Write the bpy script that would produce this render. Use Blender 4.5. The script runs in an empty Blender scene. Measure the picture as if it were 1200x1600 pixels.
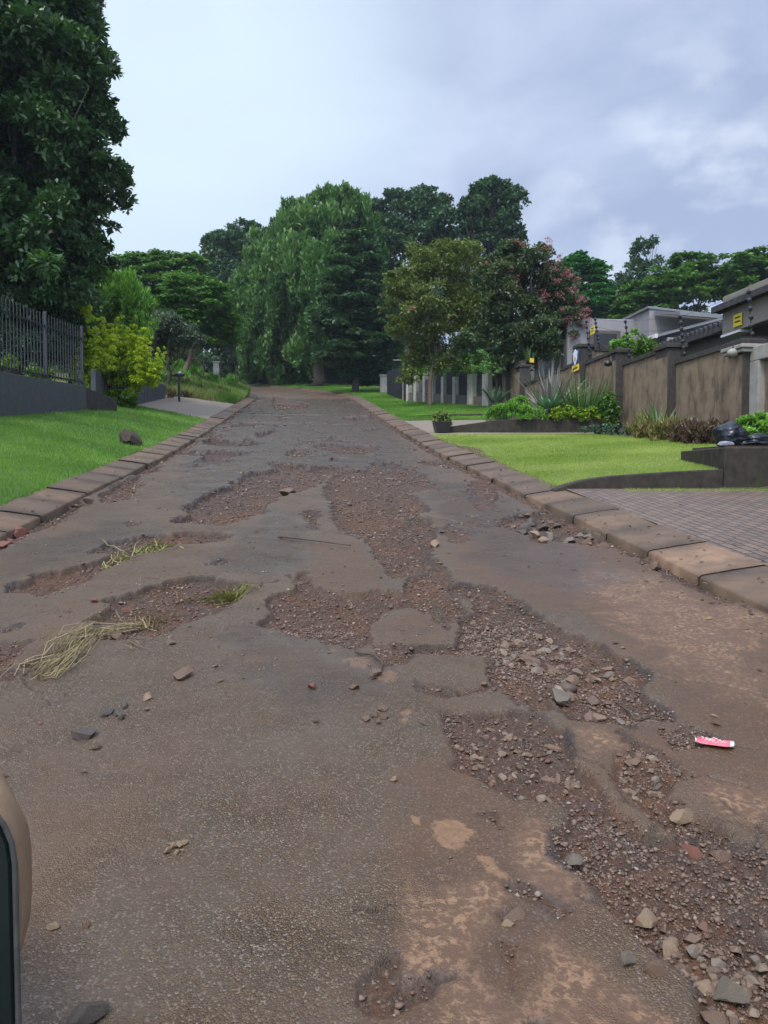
import bpy, bmesh, math, random
import numpy as np
from mathutils import Vector, Matrix, noise as mnoise
SC = bpy.context.scene; COL = SC.collection
R = math.radians
random.seed(4); RNG = np.random.default_rng(11)

# ------------------------------------------------------------------ camera
F = 1200.0
CAM = np.array([0, 0, 1.5]); YAW = math.atan(125/1200); PIT = math.atan(55/1200)
cf = np.array([math.sin(YAW)*math.cos(PIT), math.cos(YAW)*math.cos(PIT), -math.sin(PIT)])
cr = np.array([math.cos(YAW), -math.sin(YAW), 0.0]); cu = np.cross(cr, cf)
cam = bpy.data.cameras.new('camera'); camo = bpy.data.objects.new('camera', cam); COL.objects.link(camo)
M = Matrix((tuple(cr), tuple(cu), tuple(-cf))).transposed().to_4x4(); M.translation = Vector(CAM)
camo.matrix_world = M
cam.sensor_fit = 'VERTICAL'; cam.sensor_height = 24; cam.lens = 24*F/1600
cam.clip_start = .02; cam.clip_end = 3000
SC.camera = camo

# ------------------------------------------------------------------ sky and sun (overcast, brighter to the upper left)
SUN_EL, SUN_AZ = R(55), R(-150)          # azimuth from +Y, clockwise
world = bpy.data.worlds.new('World'); SC.world = world; world.use_nodes = True
wt = world.node_tree; wt.nodes.clear()
def wn(t, **k):
    n = wt.nodes.new(t)
    for a, b in k.items(): setattr(n, a, b)
    return n
sky = wn('ShaderNodeTexSky', sky_type='NISHITA', sun_disc=False, sun_elevation=SUN_EL, sun_rotation=SUN_AZ, air_density=1.0, dust_density=2.0)
tc = wn('ShaderNodeTexCoord')
mp = wn('ShaderNodeMapping'); mp.inputs['Scale'].default_value = (1, 1, 1.7); wt.links.new(tc.outputs['Generated'], mp.inputs[0])
n1 = wn('ShaderNodeTexNoise'); n1.inputs['Scale'].default_value = 2.6; n1.inputs['Detail'].default_value = 7; n1.inputs['Roughness'].default_value = .52; n1.inputs['Distortion'].default_value = .5
wt.links.new(mp.outputs[0], n1.inputs['Vector'])
cr1 = wn('ShaderNodeValToRGB'); cr1.color_ramp.elements[0].position = .40; cr1.color_ramp.elements[1].position = .64
cr1.color_ramp.elements[0].color = (2.45, 2.95, 4.25, 1); cr1.color_ramp.elements[1].color = (3.75, 4.35, 5.6, 1)
wt.links.new(n1.outputs['Fac'], cr1.inputs[0])
dot = wn('ShaderNodeVectorMath', operation='DOT_PRODUCT')
gd = cf + (180-600)/F*cr - (60-800)/F*cu; gd /= np.linalg.norm(gd)      # where the cloud is thinnest
dot.inputs[1].default_value = tuple(gd); wt.links.new(tc.outputs['Generated'], dot.inputs[0])
mr = wn('ShaderNodeMapRange'); mr.inputs[1].default_value = .915; mr.inputs[2].default_value = 1.0; mr.inputs[3].default_value = 0; mr.inputs[4].default_value = .85
mr.interpolation_type = 'SMOOTHSTEP'; wt.links.new(dot.outputs['Value'], mr.inputs[0])
mxb = wn('ShaderNodeMixRGB'); mxb.inputs[2].default_value = (4.9, 5.95, 6.7, 1)
wt.links.new(mr.outputs[0], mxb.inputs[0]); wt.links.new(cr1.outputs[0], mxb.inputs[1])
dot2 = wn('ShaderNodeVectorMath', operation='DOT_PRODUCT'); g2 = cf+(1090-600)/F*cr-(335-800)/F*cu; g2 /= np.linalg.norm(g2); dot2.inputs[1].default_value = tuple(g2); wt.links.new(tc.outputs['Generated'], dot2.inputs[0])
mr2 = wn('ShaderNodeMapRange'); mr2.interpolation_type = 'SMOOTHSTEP'; mr2.inputs[1].default_value = .975; mr2.inputs[2].default_value = 1.0; mr2.inputs[4].default_value = .6; wt.links.new(dot2.outputs['Value'], mr2.inputs[0])
n3 = wn('ShaderNodeTexNoise'); n3.inputs['Scale'].default_value = 9; n3.inputs['Detail'].default_value = 6; wt.links.new(mp.outputs[0], n3.inputs['Vector'])
mr3 = wn('ShaderNodeMapRange'); mr3.interpolation_type = 'SMOOTHSTEP'; mr3.inputs[1].default_value = .42; mr3.inputs[2].default_value = .66; wt.links.new(n3.outputs['Fac'], mr3.inputs[0])
m23 = wn('ShaderNodeMath', operation='MULTIPLY'); wt.links.new(mr2.outputs[0], m23.inputs[0]); wt.links.new(mr3.outputs[0], m23.inputs[1])
mxc = wn('ShaderNodeMixRGB'); mxc.inputs[2].default_value = (5.4, 5.9, 6.6, 1); wt.links.new(m23.outputs[0], mxc.inputs[0]); wt.links.new(mxb.outputs[0], mxc.inputs[1]); mxb = mxc
mxs = wn('ShaderNodeMixRGB'); mxs.inputs[0].default_value = .92
wt.links.new(sky.outputs[0], mxs.inputs[1]); wt.links.new(mxb.outputs[0], mxs.inputs[2])
# an overcast sky is brighter overhead and round the hidden sun than near the horizon
sep_ = wn('ShaderNodeSeparateXYZ'); wt.links.new(tc.outputs['Generated'], sep_.inputs[0])
def wmap(src, a, b, c, d):
    q = wn('ShaderNodeMapRange'); q.interpolation_type = 'SMOOTHSTEP'
    for i_, v_ in enumerate((a, b, c, d)): q.inputs[i_+1].default_value = v_
    wt.links.new(src, q.inputs[0]); return q.outputs[0]
sdot = wn('ShaderNodeVectorMath', operation='DOT_PRODUCT'); sdot.inputs[1].default_value = (math.sin(SUN_AZ)*math.cos(SUN_EL), math.cos(SUN_AZ)*math.cos(SUN_EL), math.sin(SUN_EL)); wt.links.new(tc.outputs['Generated'], sdot.inputs[0])
gain = wn('ShaderNodeMath', operation='ADD'); wt.links.new(wmap(sep_.outputs[2], .58, .95, 1.0, 2.2), gain.inputs[0]); wt.links.new(wmap(sdot.outputs['Value'], .25, 1.0, 0.0, 2.2), gain.inputs[1])
mul = wn('ShaderNodeVectorMath', operation='SCALE'); wt.links.new(mxs.outputs[0], mul.inputs[0]); wt.links.new(gain.outputs[0], mul.inputs['Scale']); mxs_out = mul.outputs[0]
bg = wn('ShaderNodeBackground'); bg.inputs[1].default_value = .1; wo = wn('ShaderNodeOutputWorld')
wt.links.new(mxs_out, bg.inputs[0]); wt.links.new(bg.outputs[0], wo.inputs[0])
sl = bpy.data.lights.new('sun', 'SUN'); sl.energy = 1.5; sl.angle = R(10); sl.color = (1, .93, .82)
so = bpy.data.objects.new('sun', sl); COL.objects.link(so)
sd = Vector((math.sin(SUN_AZ)*math.cos(SUN_EL), math.cos(SUN_AZ)*math.cos(SUN_EL), math.sin(SUN_EL)))
so.rotation_euler = sd.to_track_quat('Z', 'Y').to_euler(); so.location = (0, 0, 40)
SC.view_settings.view_transform = 'Standard'; SC.view_settings.look = 'None'
SC.view_settings.exposure = 0.78; SC.view_settings.gamma = 1.0; SC.view_settings.use_curve_mapping = False

# ------------------------------------------------------------------ the lie of the land
def zroad(Y):
    Y = np.asarray(Y, float); Z = np.minimum(Y, 82)
    return .11*Z + .0165*((Z-20)+np.sqrt((Z-20)**2+49)-1.19) + .02*(Y-Z)
def xc(Y): return -.0095*np.clip(np.asarray(Y, float)-50, 0, 60)**2
def hw(U): return np.where(U < 0, 3.0, 3.2)
def H(X, Y):
    X = np.asarray(X, float); Y = np.asarray(Y, float)
    U = X-xc(Y); a = np.abs(U); w = hw(U)
    kR = np.interp(Y, [0, 10.85, 11.0, 17, 22.5, 31, 40, 60, 80], [0, 0, .11, .06, .01, .02, .02, .02, .05])
    kL = np.interp(Y, [0, 12, 29, 31, 40, 44, 60], [.12, .2, .2, .1, .1, .25, .3])
    k = np.where(U > 0, kR, kL)
    e = np.clip((a-w)/.6, 0, 1)*.085+.025*(a > w)
    v = np.maximum(a-w-.6, 0); v = np.minimum(v, 5)+.12*np.clip(v-5, 0, 60)
    return zroad(Y)+e+k*v
def ray(x, y): return cf+(x-600)/F*cr-(y-800)/F*cu
_t = np.geomspace(.5, 160, 5000)
def G(x, y):                                      # where the line of sight of a photo pixel meets the ground
    P = CAM[:, None]+ray(x, y)[:, None]*_t
    i = int(np.argmax(P[2]-H(P[0], P[1]) < 0)); return P[:, i]
def at(x, y, Y): d = ray(x, y); return CAM+d*(Y/d[1])
def onX(x, y, X): d = ray(x, y); return CAM+d*(X/d[0])
def onL(x, y, P, Q):                              # on the upright plane through P and Q
    d = ray(x, y); a = np.array([[d[0], -(Q[0]-P[0])], [d[1], -(Q[1]-P[1])]])
    t, s = np.linalg.solve(a, [P[0], P[1]]); return CAM+d*t

_T = np.random.default_rng(5).random((256, 256))
def vn(x, y):
    xi = np.floor(x).astype(int); yi = np.floor(y).astype(int); fx = x-xi; fy = y-yi
    fx = fx*fx*(3-2*fx); fy = fy*fy*(3-2*fy)
    g = lambda a, b: _T[(xi+a) & 255, (yi+b) & 255]
    return (g(0, 0)*(1-fx)+g(1, 0)*fx)*(1-fy)+(g(0, 1)*(1-fx)+g(1, 1)*fx)*fy
def fbm(x, y, o=4):
    s = 0; w = 0
    for i in range(o): s = s+vn(x*2**i+17.3*i, y*2**i+9.1*i)*.5**i; w += .5**i
    return s/w
def sstep(a, b, x): t = np.clip((x-a)/(b-a), 0, 1); return t*t*(3-2*t)

# ------------------------------------------------------------------ builders
def wl(o):
    v = Vector((0, 0, 0))
    while o: v = v+o.location; o = o.parent
    return v
def tag(o, label=None, cat=None, group=None, kind=None):
    for k, v in (('label', label), ('category', cat), ('group', group), ('kind', kind)):
        if v: o[k] = v
    return o
def thing(name, label, cat, loc, group=None):
    o = bpy.data.objects.new(name, None); o.empty_display_size = .1; COL.objects.link(o)
    o.location = [float(c) for c in loc]; return tag(o, label, cat, group)
def finish(name, me, mat, parent, base):
    o = bpy.data.objects.new(name, me); COL.objects.link(o)
    if mat: me.materials.append(mat)
    if parent: o.parent = parent
    elif base is not None: o.location = base
    return o
def mesh_np(name, V, faces, mat, parent=None, attrs=None, smooth=False, base=None):
    V = np.asarray(V, float)
    off = np.array(wl(parent)) if parent else (np.array(base) if base is not None else np.zeros(3))
    faces = [np.asarray(f) for f in (faces if isinstance(faces, list) else [faces])]
    me = bpy.data.meshes.new(name); me.vertices.add(len(V)); me.vertices.foreach_set('co', (V-off).astype(np.float32).ravel())
    nl = sum(f.size for f in faces); nf = sum(len(f) for f in faces)
    me.loops.add(nl); me.polygons.add(nf)
    me.loops.foreach_set('vertex_index', np.concatenate([f.ravel() for f in faces]).astype(np.int32))
    tot = np.concatenate([np.full(len(f), f.shape[1]) for f in faces]); st = np.concatenate([[0], np.cumsum(tot)[:-1]])
    me.polygons.foreach_set('loop_start', st.astype(np.int32))
    try: me.polygons.foreach_set('loop_total', tot.astype(np.int32))
    except Exception: pass
    if smooth: me.polygons.foreach_set('use_smooth', np.ones(nf, bool))
    me.update(calc_edges=True)
    for k, a in (attrs or {}).items():
        at_ = me.attributes.new(k, 'FLOAT', 'POINT'); at_.data.foreach_set('value', np.asarray(a, np.float32).ravel())
    return finish(name, me, mat, parent, [float(c) for c in base] if base is not None else None)
class MB:
    def __init__(s): s.v = []; s.f = []
    def add(s, vs, fs):
        n = len(s.v); s.v += [tuple(float(c) for c in v) for v in vs]; s.f += [tuple(n+i for i in f) for f in fs]; return s
    def hexa(s, b, t):       # four bottom corners (counterclockwise from above), four top corners
        return s.add(list(b)+list(t), [(3, 2, 1, 0), (4, 5, 6, 7), (0, 1, 5, 4), (1, 2, 6, 5), (2, 3, 7, 6), (3, 0, 4, 7)])
    def box(s, x0, x1, y0, y1, z0, z1):
        return s.hexa([(x0, y0, z0), (x1, y0, z0), (x1, y1, z0), (x0, y1, z0)], [(x0, y0, z1), (x1, y0, z1), (x1, y1, z1), (x0, y1, z1)])
    def slab(s, P, Q, w, zb, zt):   # upright slab along P-Q, width w to both sides, zb/zt = (z at P, z at Q)
        P = np.array(P[:2], float); Q = np.array(Q[:2], float); d = (Q-P)/np.linalg.norm(Q-P); n = np.array([d[1], -d[0]])*w/2
        c = [P+n, Q+n, Q-n, P-n]; zi = [0, 1, 1, 0]
        return s.hexa([(*c[i], zb[zi[i]]) for i in range(4)], [(*c[i], zt[zi[i]]) for i in range(4)])
    def tube(s, pts, r, n=6, cap=True):
        pts = [np.array(p, float) for p in pts]
        if not hasattr(r, '__len__'): r = [r]*len(pts)
        b = len(s.v); ref = None
        for i, p in enumerate(pts):
            d = pts[min(i+1, len(pts)-1)]-pts[max(i-1, 0)]; d = d/(np.linalg.norm(d)+1e-9)
            if ref is None: ref = np.array([1., 0, 0]) if abs(d[0]) < .8 else np.array([0, 1., 0])
            a = np.cross(d, ref); a /= np.linalg.norm(a); c = np.cross(d, a); ref = -np.cross(d, a) if False else ref
            for k in range(n):
                t = 2*math.pi*k/n; s.v.append(tuple(p+r[i]*(math.cos(t)*a+math.sin(t)*c)))
        for i in range(len(pts)-1):
            for k in range(n): s.f.append((b+i*n+k, b+i*n+(k+1) % n, b+(i+1)*n+(k+1) % n, b+(i+1)*n+k))
        if cap: s.f.append(tuple(b+k for k in range(n))[::-1]); s.f.append(tuple(b+(len(pts)-1)*n+k for k in range(n)))
        return s
    def lathe(s, c, prof, n=16):
        return s.tube([(c[0], c[1], c[2]+z) for r_, z in prof], [r_ for r_, z in prof], n)
    def ball(s, c, r, n=10, sc=(1, 1, 1)):
        b = len(s.v)
        for i in range(n+1):
            p = math.pi*i/n
            for k in range(n*2):
                t = math.pi*k/n; s.v.append((c[0]+sc[0]*r*math.sin(p)*math.cos(t), c[1]+sc[1]*r*math.sin(p)*math.sin(t), c[2]+sc[2]*r*math.cos(p)))
        for i in range(n):
            for k in range(2*n): s.f.append((b+i*2*n+k, b+(i+1)*2*n+k, b+(i+1)*2*n+(k+1) % (2*n), b+i*2*n+(k+1) % (2*n)))
        return s
    def prism(s, outline, ext):   # outline of 3D points, extruded by a vector
        n = len(outline); o = [np.array(p, float) for p in outline]; e = np.array(ext, float)
        return s.add(o+[p+e for p in o], [tuple(range(n))[::-1], tuple(range(n, 2*n))]+[(i, (i+1) % n, n+(i+1) % n, n+i) for i in range(n)])
    def build(s, name, mat, parent=None, bevel=0, smooth=False, ground=False):
        V = np.array(s.v); base = None
        if parent: off = np.array(wl(parent))
        elif ground: off = np.zeros(3)
        else: base = [float((V[:, 0].min()+V[:, 0].max())/2), float((V[:, 1].min()+V[:, 1].max())/2), float(V[:, 2].min())]; off = np.array(base)
        me = bpy.data.meshes.new(name); me.from_pydata([tuple(v) for v in V-off], [], s.f)
        bm = bmesh.new(); bm.from_mesh(me); bmesh.ops.recalc_face_normals(bm, faces=bm.faces); bm.to_mesh(me); bm.free()
        if smooth: me.polygons.foreach_set('use_smooth', np.ones(len(me.polygons), bool))
        o = finish(name, me, mat, parent, base)
        if bevel:
            m = o.modifiers.new('bevel', 'BEVEL'); m.width = bevel; m.segments = 2; m.limit_method = 'ANGLE'
        return o

# ------------------------------------------------------------------ materials
class NT:
    def __init__(s, name):
        s.m = bpy.data.materials.new(name); s.m.use_nodes = True; s.t = s.m.node_tree; s.t.nodes.clear()
        s.out = s.t.nodes.new('ShaderNodeOutputMaterial'); s.p = s.t.nodes.new('ShaderNodeBsdfPrincipled')
        s.t.links.new(s.p.outputs[0], s.out.inputs[0]); s._tc = None
    def n(s, t, **k):
        o = s.t.nodes.new(t)
        for a, b in k.items(): setattr(o, a, b)
        return o
    def l(s, a, b): s.t.links.new(a, b)
    def set(s, sock, v):
        if hasattr(v, 'is_output'): s.l(v, sock)
        elif sock.type == 'RGBA': sock.default_value = (*v, 1) if isinstance(v, tuple) else (v, v, v, 1)
        else: sock.default_value = v
    def obj(s, scale=None):
        if not s._tc: s._tc = s.n('ShaderNodeTexCoord')
        if scale is None: return s._tc.outputs['Object']
        m = s.n('ShaderNodeMapping'); m.inputs['Scale'].default_value = scale; s.l(s._tc.outputs['Object'], m.inputs[0]); return m.outputs[0]
    def noise(s, sc, det=4, rough=.55, vec=None, dist=0):
        o = s.n('ShaderNodeTexNoise'); o.inputs['Scale'].default_value = sc; o.inputs['Detail'].default_value = det; o.inputs['Roughness'].default_value = rough; o.inputs['Distortion'].default_value = dist
        s.l(vec if vec is not None else s.obj(), o.inputs['Vector']); return o.outputs['Fac']
    def vor(s, sc, feat='F1', out='Distance', vec=None):
        o = s.n('ShaderNodeTexVoronoi', feature=feat); o.inputs['Scale'].default_value = sc; s.l(vec if vec is not None else s.obj(), o.inputs['Vector']); return o.outputs[out]
    def attr(s, name):
        o = s.n('ShaderNodeAttribute', attribute_name=name); return o.outputs['Fac']
    def rand(s): return s.n('ShaderNodeObjectInfo').outputs['Random']
    def ramp(s, f, *st):
        o = s.n('ShaderNodeValToRGB'); e = o.color_ramp.elements
        while len(e) < len(st): e.new(.5)
        for el, (p, c) in zip(e, st): el.position = p; el.color = (*c, 1) if isinstance(c, tuple) else (c, c, c, 1)
        s.l(f, o.inputs[0]); return o.outputs[0]
    def mix(s, f, a, b, mode='MIX'):
        o = s.n('ShaderNodeMixRGB', blend_type=mode); s.set(o.inputs[0], f); s.set(o.inputs[1], a); s.set(o.inputs[2], b); return o.outputs[0]
    def math(s, op, a, b=0.0):
        o = s.n('ShaderNodeMath', operation=op); s.set(o.inputs[0], a); s.set(o.inputs[1], b); return o.outputs[0]
    def bump(s, h, strength=.3, dist=.01):
        o = s.n('ShaderNodeBump'); o.inputs['Strength'].default_value = strength; o.inputs['Distance'].default_value = dist; s.l(h, o.inputs['Height']); s.l(o.outputs[0], s.p.inputs['Normal']); return o
    def fin(s, col, rough=.7, spec=.4, metal=0):
        s.set(s.p.inputs['Base Color'], col); s.set(s.p.inputs['Roughness'], rough); s.set(s.p.inputs['Specular IOR Level'], spec); s.p.inputs['Metallic'].default_value = metal; return s.m
def plain(name, c1, c2=None, sc=6, rough=.7, bump=.2, bd=.004, spec=.4, metal=0, det=5):
    c2 = c2 or tuple(c*.7 for c in c1); m = NT(name); f = m.noise(sc, det); g = m.noise(sc*9, 3)
    col = m.mix(m.ramp(g, (.35, 0.0), (.7, .35)), m.ramp(f, (.3, c1), (.7, c2)), c2)
    if bump: m.bump(m.math('ADD', f, m.math('MULTIPLY', g, .5)), bump, bd)
    return m.fin(col, rough, spec, metal)
def leafmat(name, c1, c2, c3=None, trans=.3, rough=.45, spec=.35):
    m = NT(name); t = m.attr('tint'); c3 = c3 or tuple(min(1, c*1.9) for c in c2)
    col = m.ramp(t, (0.0, c1), (.6, c2), (1.0, c3)); m.fin(col, rough, spec)
    tr = m.n('ShaderNodeBsdfTranslucent'); m.l(m.mix(1, col, (.95, 1.15, .5), 'MULTIPLY'), tr.inputs[0])
    mx = m.n('ShaderNodeMixShader'); mx.inputs[0].default_value = trans
    m.l(m.p.outputs[0], mx.inputs[1]); m.l(tr.outputs[0], mx.inputs[2]); m.l(mx.outputs[0], m.out.inputs[0]); return m.m

def mat_road():
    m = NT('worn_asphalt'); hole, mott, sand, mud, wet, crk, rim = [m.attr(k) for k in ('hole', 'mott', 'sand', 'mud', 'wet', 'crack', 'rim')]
    big = m.noise(.55, 5); mid = m.noise(3.5, 5, .6); fine = m.noise(38, 4, .65)
    v = m.n('ShaderNodeTexVoronoi'); v.inputs['Scale'].default_value = 165; m.l(m.obj(), v.inputs['Vector'])
    v2 = m.n('ShaderNodeTexVoronoi'); v2.inputs['Scale'].default_value = 95; m.l(m.obj(), v2.inputs['Vector'])
    sep = m.n('ShaderNodeSeparateColor'); m.l(v.outputs['Color'], sep.inputs[0])
    sep2 = m.n('ShaderNodeSeparateColor'); m.l(v2.outputs['Color'], sep2.inputs[0])
    agg = m.ramp(sep.outputs[0], (0.0, (0.035, 0.022, 0.009)), (.45, (0.060, 0.037, 0.016)), (.8, (0.100, 0.064, 0.027)), (.95, (0.207, 0.134, 0.057)))
    agg = m.mix(m.ramp(v.outputs['Distance'], (.35, 0.0), (.75, .75)), agg, (.045, .036, .03))
    agg = m.mix(m.ramp(sep.outputs[1], (.90, 0.0), (.95, .6)), agg, (.36, .31, .25))
    asph = m.mix(.33, agg, m.ramp(big, (.3, (0.063, 0.038, 0.018)), (.5, (0.080, 0.045, 0.020)), (.7, (0.091, 0.048, 0.020))))
    asph = m.mix(m.ramp(m.noise(1.1, 6, .6), (.44, 0.0), (.66, .6)), asph, (0.122, 0.071, 0.037)); asph = m.mix(m.ramp(mid, (.45, 0.0), (.75, .5)), asph, (0.090, 0.044, 0.016))
    mudc = m.ramp(m.noise(5, 6, .62), (.3, (0.064, 0.034, 0.015)), (.7, (0.091, 0.044, 0.018)))
    mudc = m.mix(.25, mudc, agg)
    asph = m.mix(m.ramp(m.noise(2.3, 6, .65), (.36, .5), (.60, 0.0)), asph, (0.073, 0.053, 0.034)); col = m.mix(mud, asph, mudc)
    web = m.noise(38, 6, .72, dist=.25); web2 = m.noise(5, 3)
    wf = m.math('MULTIPLY', m.ramp(web, (.485, 0.0), (.565, 1.0)), m.ramp(web2, (.36, .1), (.54, 1.0)))
    mcol = m.mix(m.math('MULTIPLY', wf, .8), (0.103, 0.056, 0.029), m.ramp(fine, (.3, (0.194, 0.110, 0.053)), (.7, (0.282, 0.170, 0.090))))
    col = m.mix(m.math('MULTIPLY', mott, .85), col, mcol)
    col = m.mix(m.ramp(m.math('ADD', sand, m.math('MULTIPLY', m.math('SUBTRACT', fine, .5), 1.3)), (.38, 0.0), (.66, .75)), col, m.ramp(fine, (.3, (.15, .080, .038)), (.7, (.24, .135, .066))))
    dirt = m.ramp(m.noise(9, 6, .7), (.25, (0.048, 0.019, 0.007)), (.5, (0.087, 0.034, 0.011)), (.75, (0.139, 0.054, 0.017)))
    red = m.ramp(m.noise(2.2, 4), (.52, 0.0), (.68, .6))
    dirt = m.mix(red, dirt, (0.126, 0.051, 0.024))
    dirt = m.mix(m.ramp(sep2.outputs[1], (.72, 0.0), (.8, .6)), dirt, m.ramp(sep2.outputs[2], (0.0, (0.061, 0.038, 0.025)), (1.0, (0.225, 0.165, 0.116))))
    dirt = m.mix(m.ramp(m.noise(55, 3, .6), (.35, .7), (.52, 0.0)), dirt, (.03, .021, .014)); dirt = m.mix(m.ramp(m.noise(1.7, 5, .6), (.45, .5), (.6, 0.0)), dirt, (.048, .034, .024)); col = m.mix(hole, col, dirt)
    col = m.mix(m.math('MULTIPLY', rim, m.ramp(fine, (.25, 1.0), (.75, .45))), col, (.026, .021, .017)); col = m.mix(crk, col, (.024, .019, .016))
    wetn = m.math('MULTIPLY', wet, m.ramp(mid, (.3, .5), (.6, 1.0)))
    col = m.mix(m.math('MULTIPLY', wetn, .35), col, (.05, .045, .045))
    rough = m.ramp(mid, (.3, .40), (.7, .62))
    rough = m.mix(wetn, rough, .26); rough = m.mix(hole, rough, .78)
    worn = m.ramp(m.noise(2.3, 6, .65), (.36, .2), (.62, 1.0))
    h = m.math('ADD', m.math('MULTIPLY', m.math('MULTIPLY', worn, m.math('SUBTRACT', 1.0, v.outputs['Distance'])), m.math('SUBTRACT', 1.0, m.math('MULTIPLY', mud, .75))), m.math('MULTIPLY', fine, m.math('ADD', .5, m.math('MULTIPLY', hole, 3.0))))
    m.bump(h, 1.0, .007)
    return m.fin(col, rough, .42)
def mat_paving():
    m = NT('brick_paving'); b = m.n('ShaderNodeTexBrick'); b.offset = .5
    rot = m.n('ShaderNodeMapping'); rot.inputs['Rotation'].default_value = (0, 0, R(90)); m.l(m.obj(), rot.inputs[0]); m.l(rot.outputs[0], b.inputs['Vector'])
    b.inputs['Scale'].default_value = 1; b.inputs['Brick Width'].default_value = .22; b.inputs['Row Height'].default_value = .11; b.inputs['Mortar Size'].default_value = .011
    b.inputs['Color1'].default_value = (.105, .072, .050, 1); b.inputs['Color2'].default_value = (.165, .108, .073, 1); b.inputs['Mortar'].default_value = (.022, .020, .015, 1)
    f = m.noise(1.1, 6, .65); g = m.noise(30, 4)
    col = m.mix(m.ramp(f, (.45, 0.0), (.65, .4)), b.outputs['Color'], m.ramp(g, (.3, (0.085, 0.070, 0.050)), (.7, (0.140, 0.106, 0.071))))
    col = m.mix(m.ramp(m.noise(.8, 5), (.60, 0.0), (.72, .5)), col, (.06, .07, .03))
    m.bump(m.math('ADD', m.math('MULTIPLY', b.outputs['Fac'], -1.0), m.math('MULTIPLY', g, .3)), .5, .006)
    return m.fin(col, m.ramp(f, (.3, .45), (.7, .7)), .45)
def mat_kerb():
    m = NT('kerb_concrete'); t = m.attr('tint'); f = m.noise(4, 6, .65); g = m.noise(60, 4)
    c = m.mix(t, (0.087, 0.057, 0.035), (0.151, 0.094, 0.052)); c = m.mix(m.ramp(f, (.42, 0.0), (.68, .75)), c, (0.063, 0.041, 0.024)); c = m.mix(m.ramp(g, (.5, 0.0), (.8, .4)), c, (0.196, 0.131, 0.077))
    c = m.mix(m.math('MULTIPLY', m.attr('orange'), m.ramp(f, (.3, 1.0), (.6, .35))), c, (.25, .150, .085))
    m.bump(m.math('ADD', f, m.math('MULTIPLY', g, .4)), .4, .008); return m.fin(c, .68, .4)
def mat_stone():
    m = NT('rubble_stone'); r_ = m.rand(); f = m.noise(25, 6, .65); g = m.noise(90, 3)
    base = m.ramp(r_, (0.0, (0.111, 0.072, 0.046)), (.2, (0.178, 0.117, 0.073)), (.4, (0.132, 0.082, 0.050)), (.55, (0.217, 0.152, 0.101)), (.68, (0.140, 0.069, 0.041)), (.8, (0.162, 0.129, 0.098)), (.92, (0.255, 0.183, 0.122)), (1.0, (0.102, 0.086, 0.070)))
    col = m.mix(m.ramp(f, (.35, 0.0), (.7, .55)), base, m.mix(.5, base, (.08, .055, .04)))
    m.bump(m.math('ADD', f, m.math('MULTIPLY', g, .4)), .5, .01); return m.fin(col, m.ramp(f, (.3, .45), (.7, .72)), .4)
def mat_pebble():
    m = NT('pebble'); t = m.attr('tint'); f = m.noise(60, 4)
    base = m.ramp(t, (0.0, (0.064, 0.042, 0.028)), (.35, (0.128, 0.083, 0.055)), (.6, (0.178, 0.120, 0.080)), (.8, (0.136, 0.072, 0.044)), (.94, (0.221, 0.168, 0.118)), (1.0, (0.306, 0.248, 0.185)))
    return m.fin(m.mix(m.ramp(f, (.4, 0.0), (.7, .5)), base, (.08, .06, .045)), .62, .4)
def mat_wall():
    m = NT('stained_plaster'); st = m.noise(3, 6, .65, m.obj((1.1, 1.1, .45))); f = m.noise(5, 6, .65); g = m.noise(40, 4)
    c = m.ramp(f, (.3, (.160, .116, .074)), (.7, (.225, .168, .110))); c = m.mix(m.ramp(st, (.46, 0.0), (.66, .85)), c, (.062, .047, .034)); c = m.mix(m.ramp(g, (.6, 0.0), (.8, .3)), c, (.25, .2, .15))
    m.bump(m.math('ADD', f, g), .35, .006); return m.fin(c, .85, .25)
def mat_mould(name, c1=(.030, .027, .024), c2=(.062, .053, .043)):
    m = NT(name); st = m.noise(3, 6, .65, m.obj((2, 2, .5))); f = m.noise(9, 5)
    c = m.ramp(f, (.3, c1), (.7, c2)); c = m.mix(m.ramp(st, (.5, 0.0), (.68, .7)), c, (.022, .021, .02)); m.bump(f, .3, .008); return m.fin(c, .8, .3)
def mat_mossy():
    m = NT('mossy_masonry'); st = m.noise(2.5, 6, .65, m.obj((2, 2, .6))); f = m.noise(8, 5)
    c = m.ramp(f, (.3, (.018, .016, .012)), (.7, (.048, .037, .027))); c = m.mix(m.ramp(st, (.55, 0.0), (.68, .85)), c, (.035, .050, .010))
    m.bump(f, .4, .01); return m.fin(c, .8, .3)
def mat_soilgrass(name, g1, g2, s1=(.10, .062, .040)):
    m = NT(name); f = m.noise(1.3, 5); g = m.noise(25, 5, .7)
    c = m.ramp(g, (.3, g1), (.7, g2)); c = m.mix(m.ramp(m.math('ADD', f, m.attr('bare')), (.66, 0.0), (.8, .9)), c, m.ramp(g, (.3, s1), (.7, tuple(x*.55 for x in s1))))
    m.bump(g, .6, .03); return m.fin(c, .9, .2)
def mat_grey_wall():
    m = NT('grey_painted_wall'); st = m.noise(2.5, 6, .65, m.obj((1.6, 1.6, .6))); f = m.noise(7, 5)
    c = m.ramp(f, (.3, (0.060, 0.065, 0.067)), (.7, (0.085, 0.088, 0.087))); c = m.mix(m.ramp(st, (.58, 0.0), (.75, .6)), c, (0.050, 0.039, 0.029)); m.bump(f, .25, .006); return m.fin(c, .75, .3)
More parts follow.
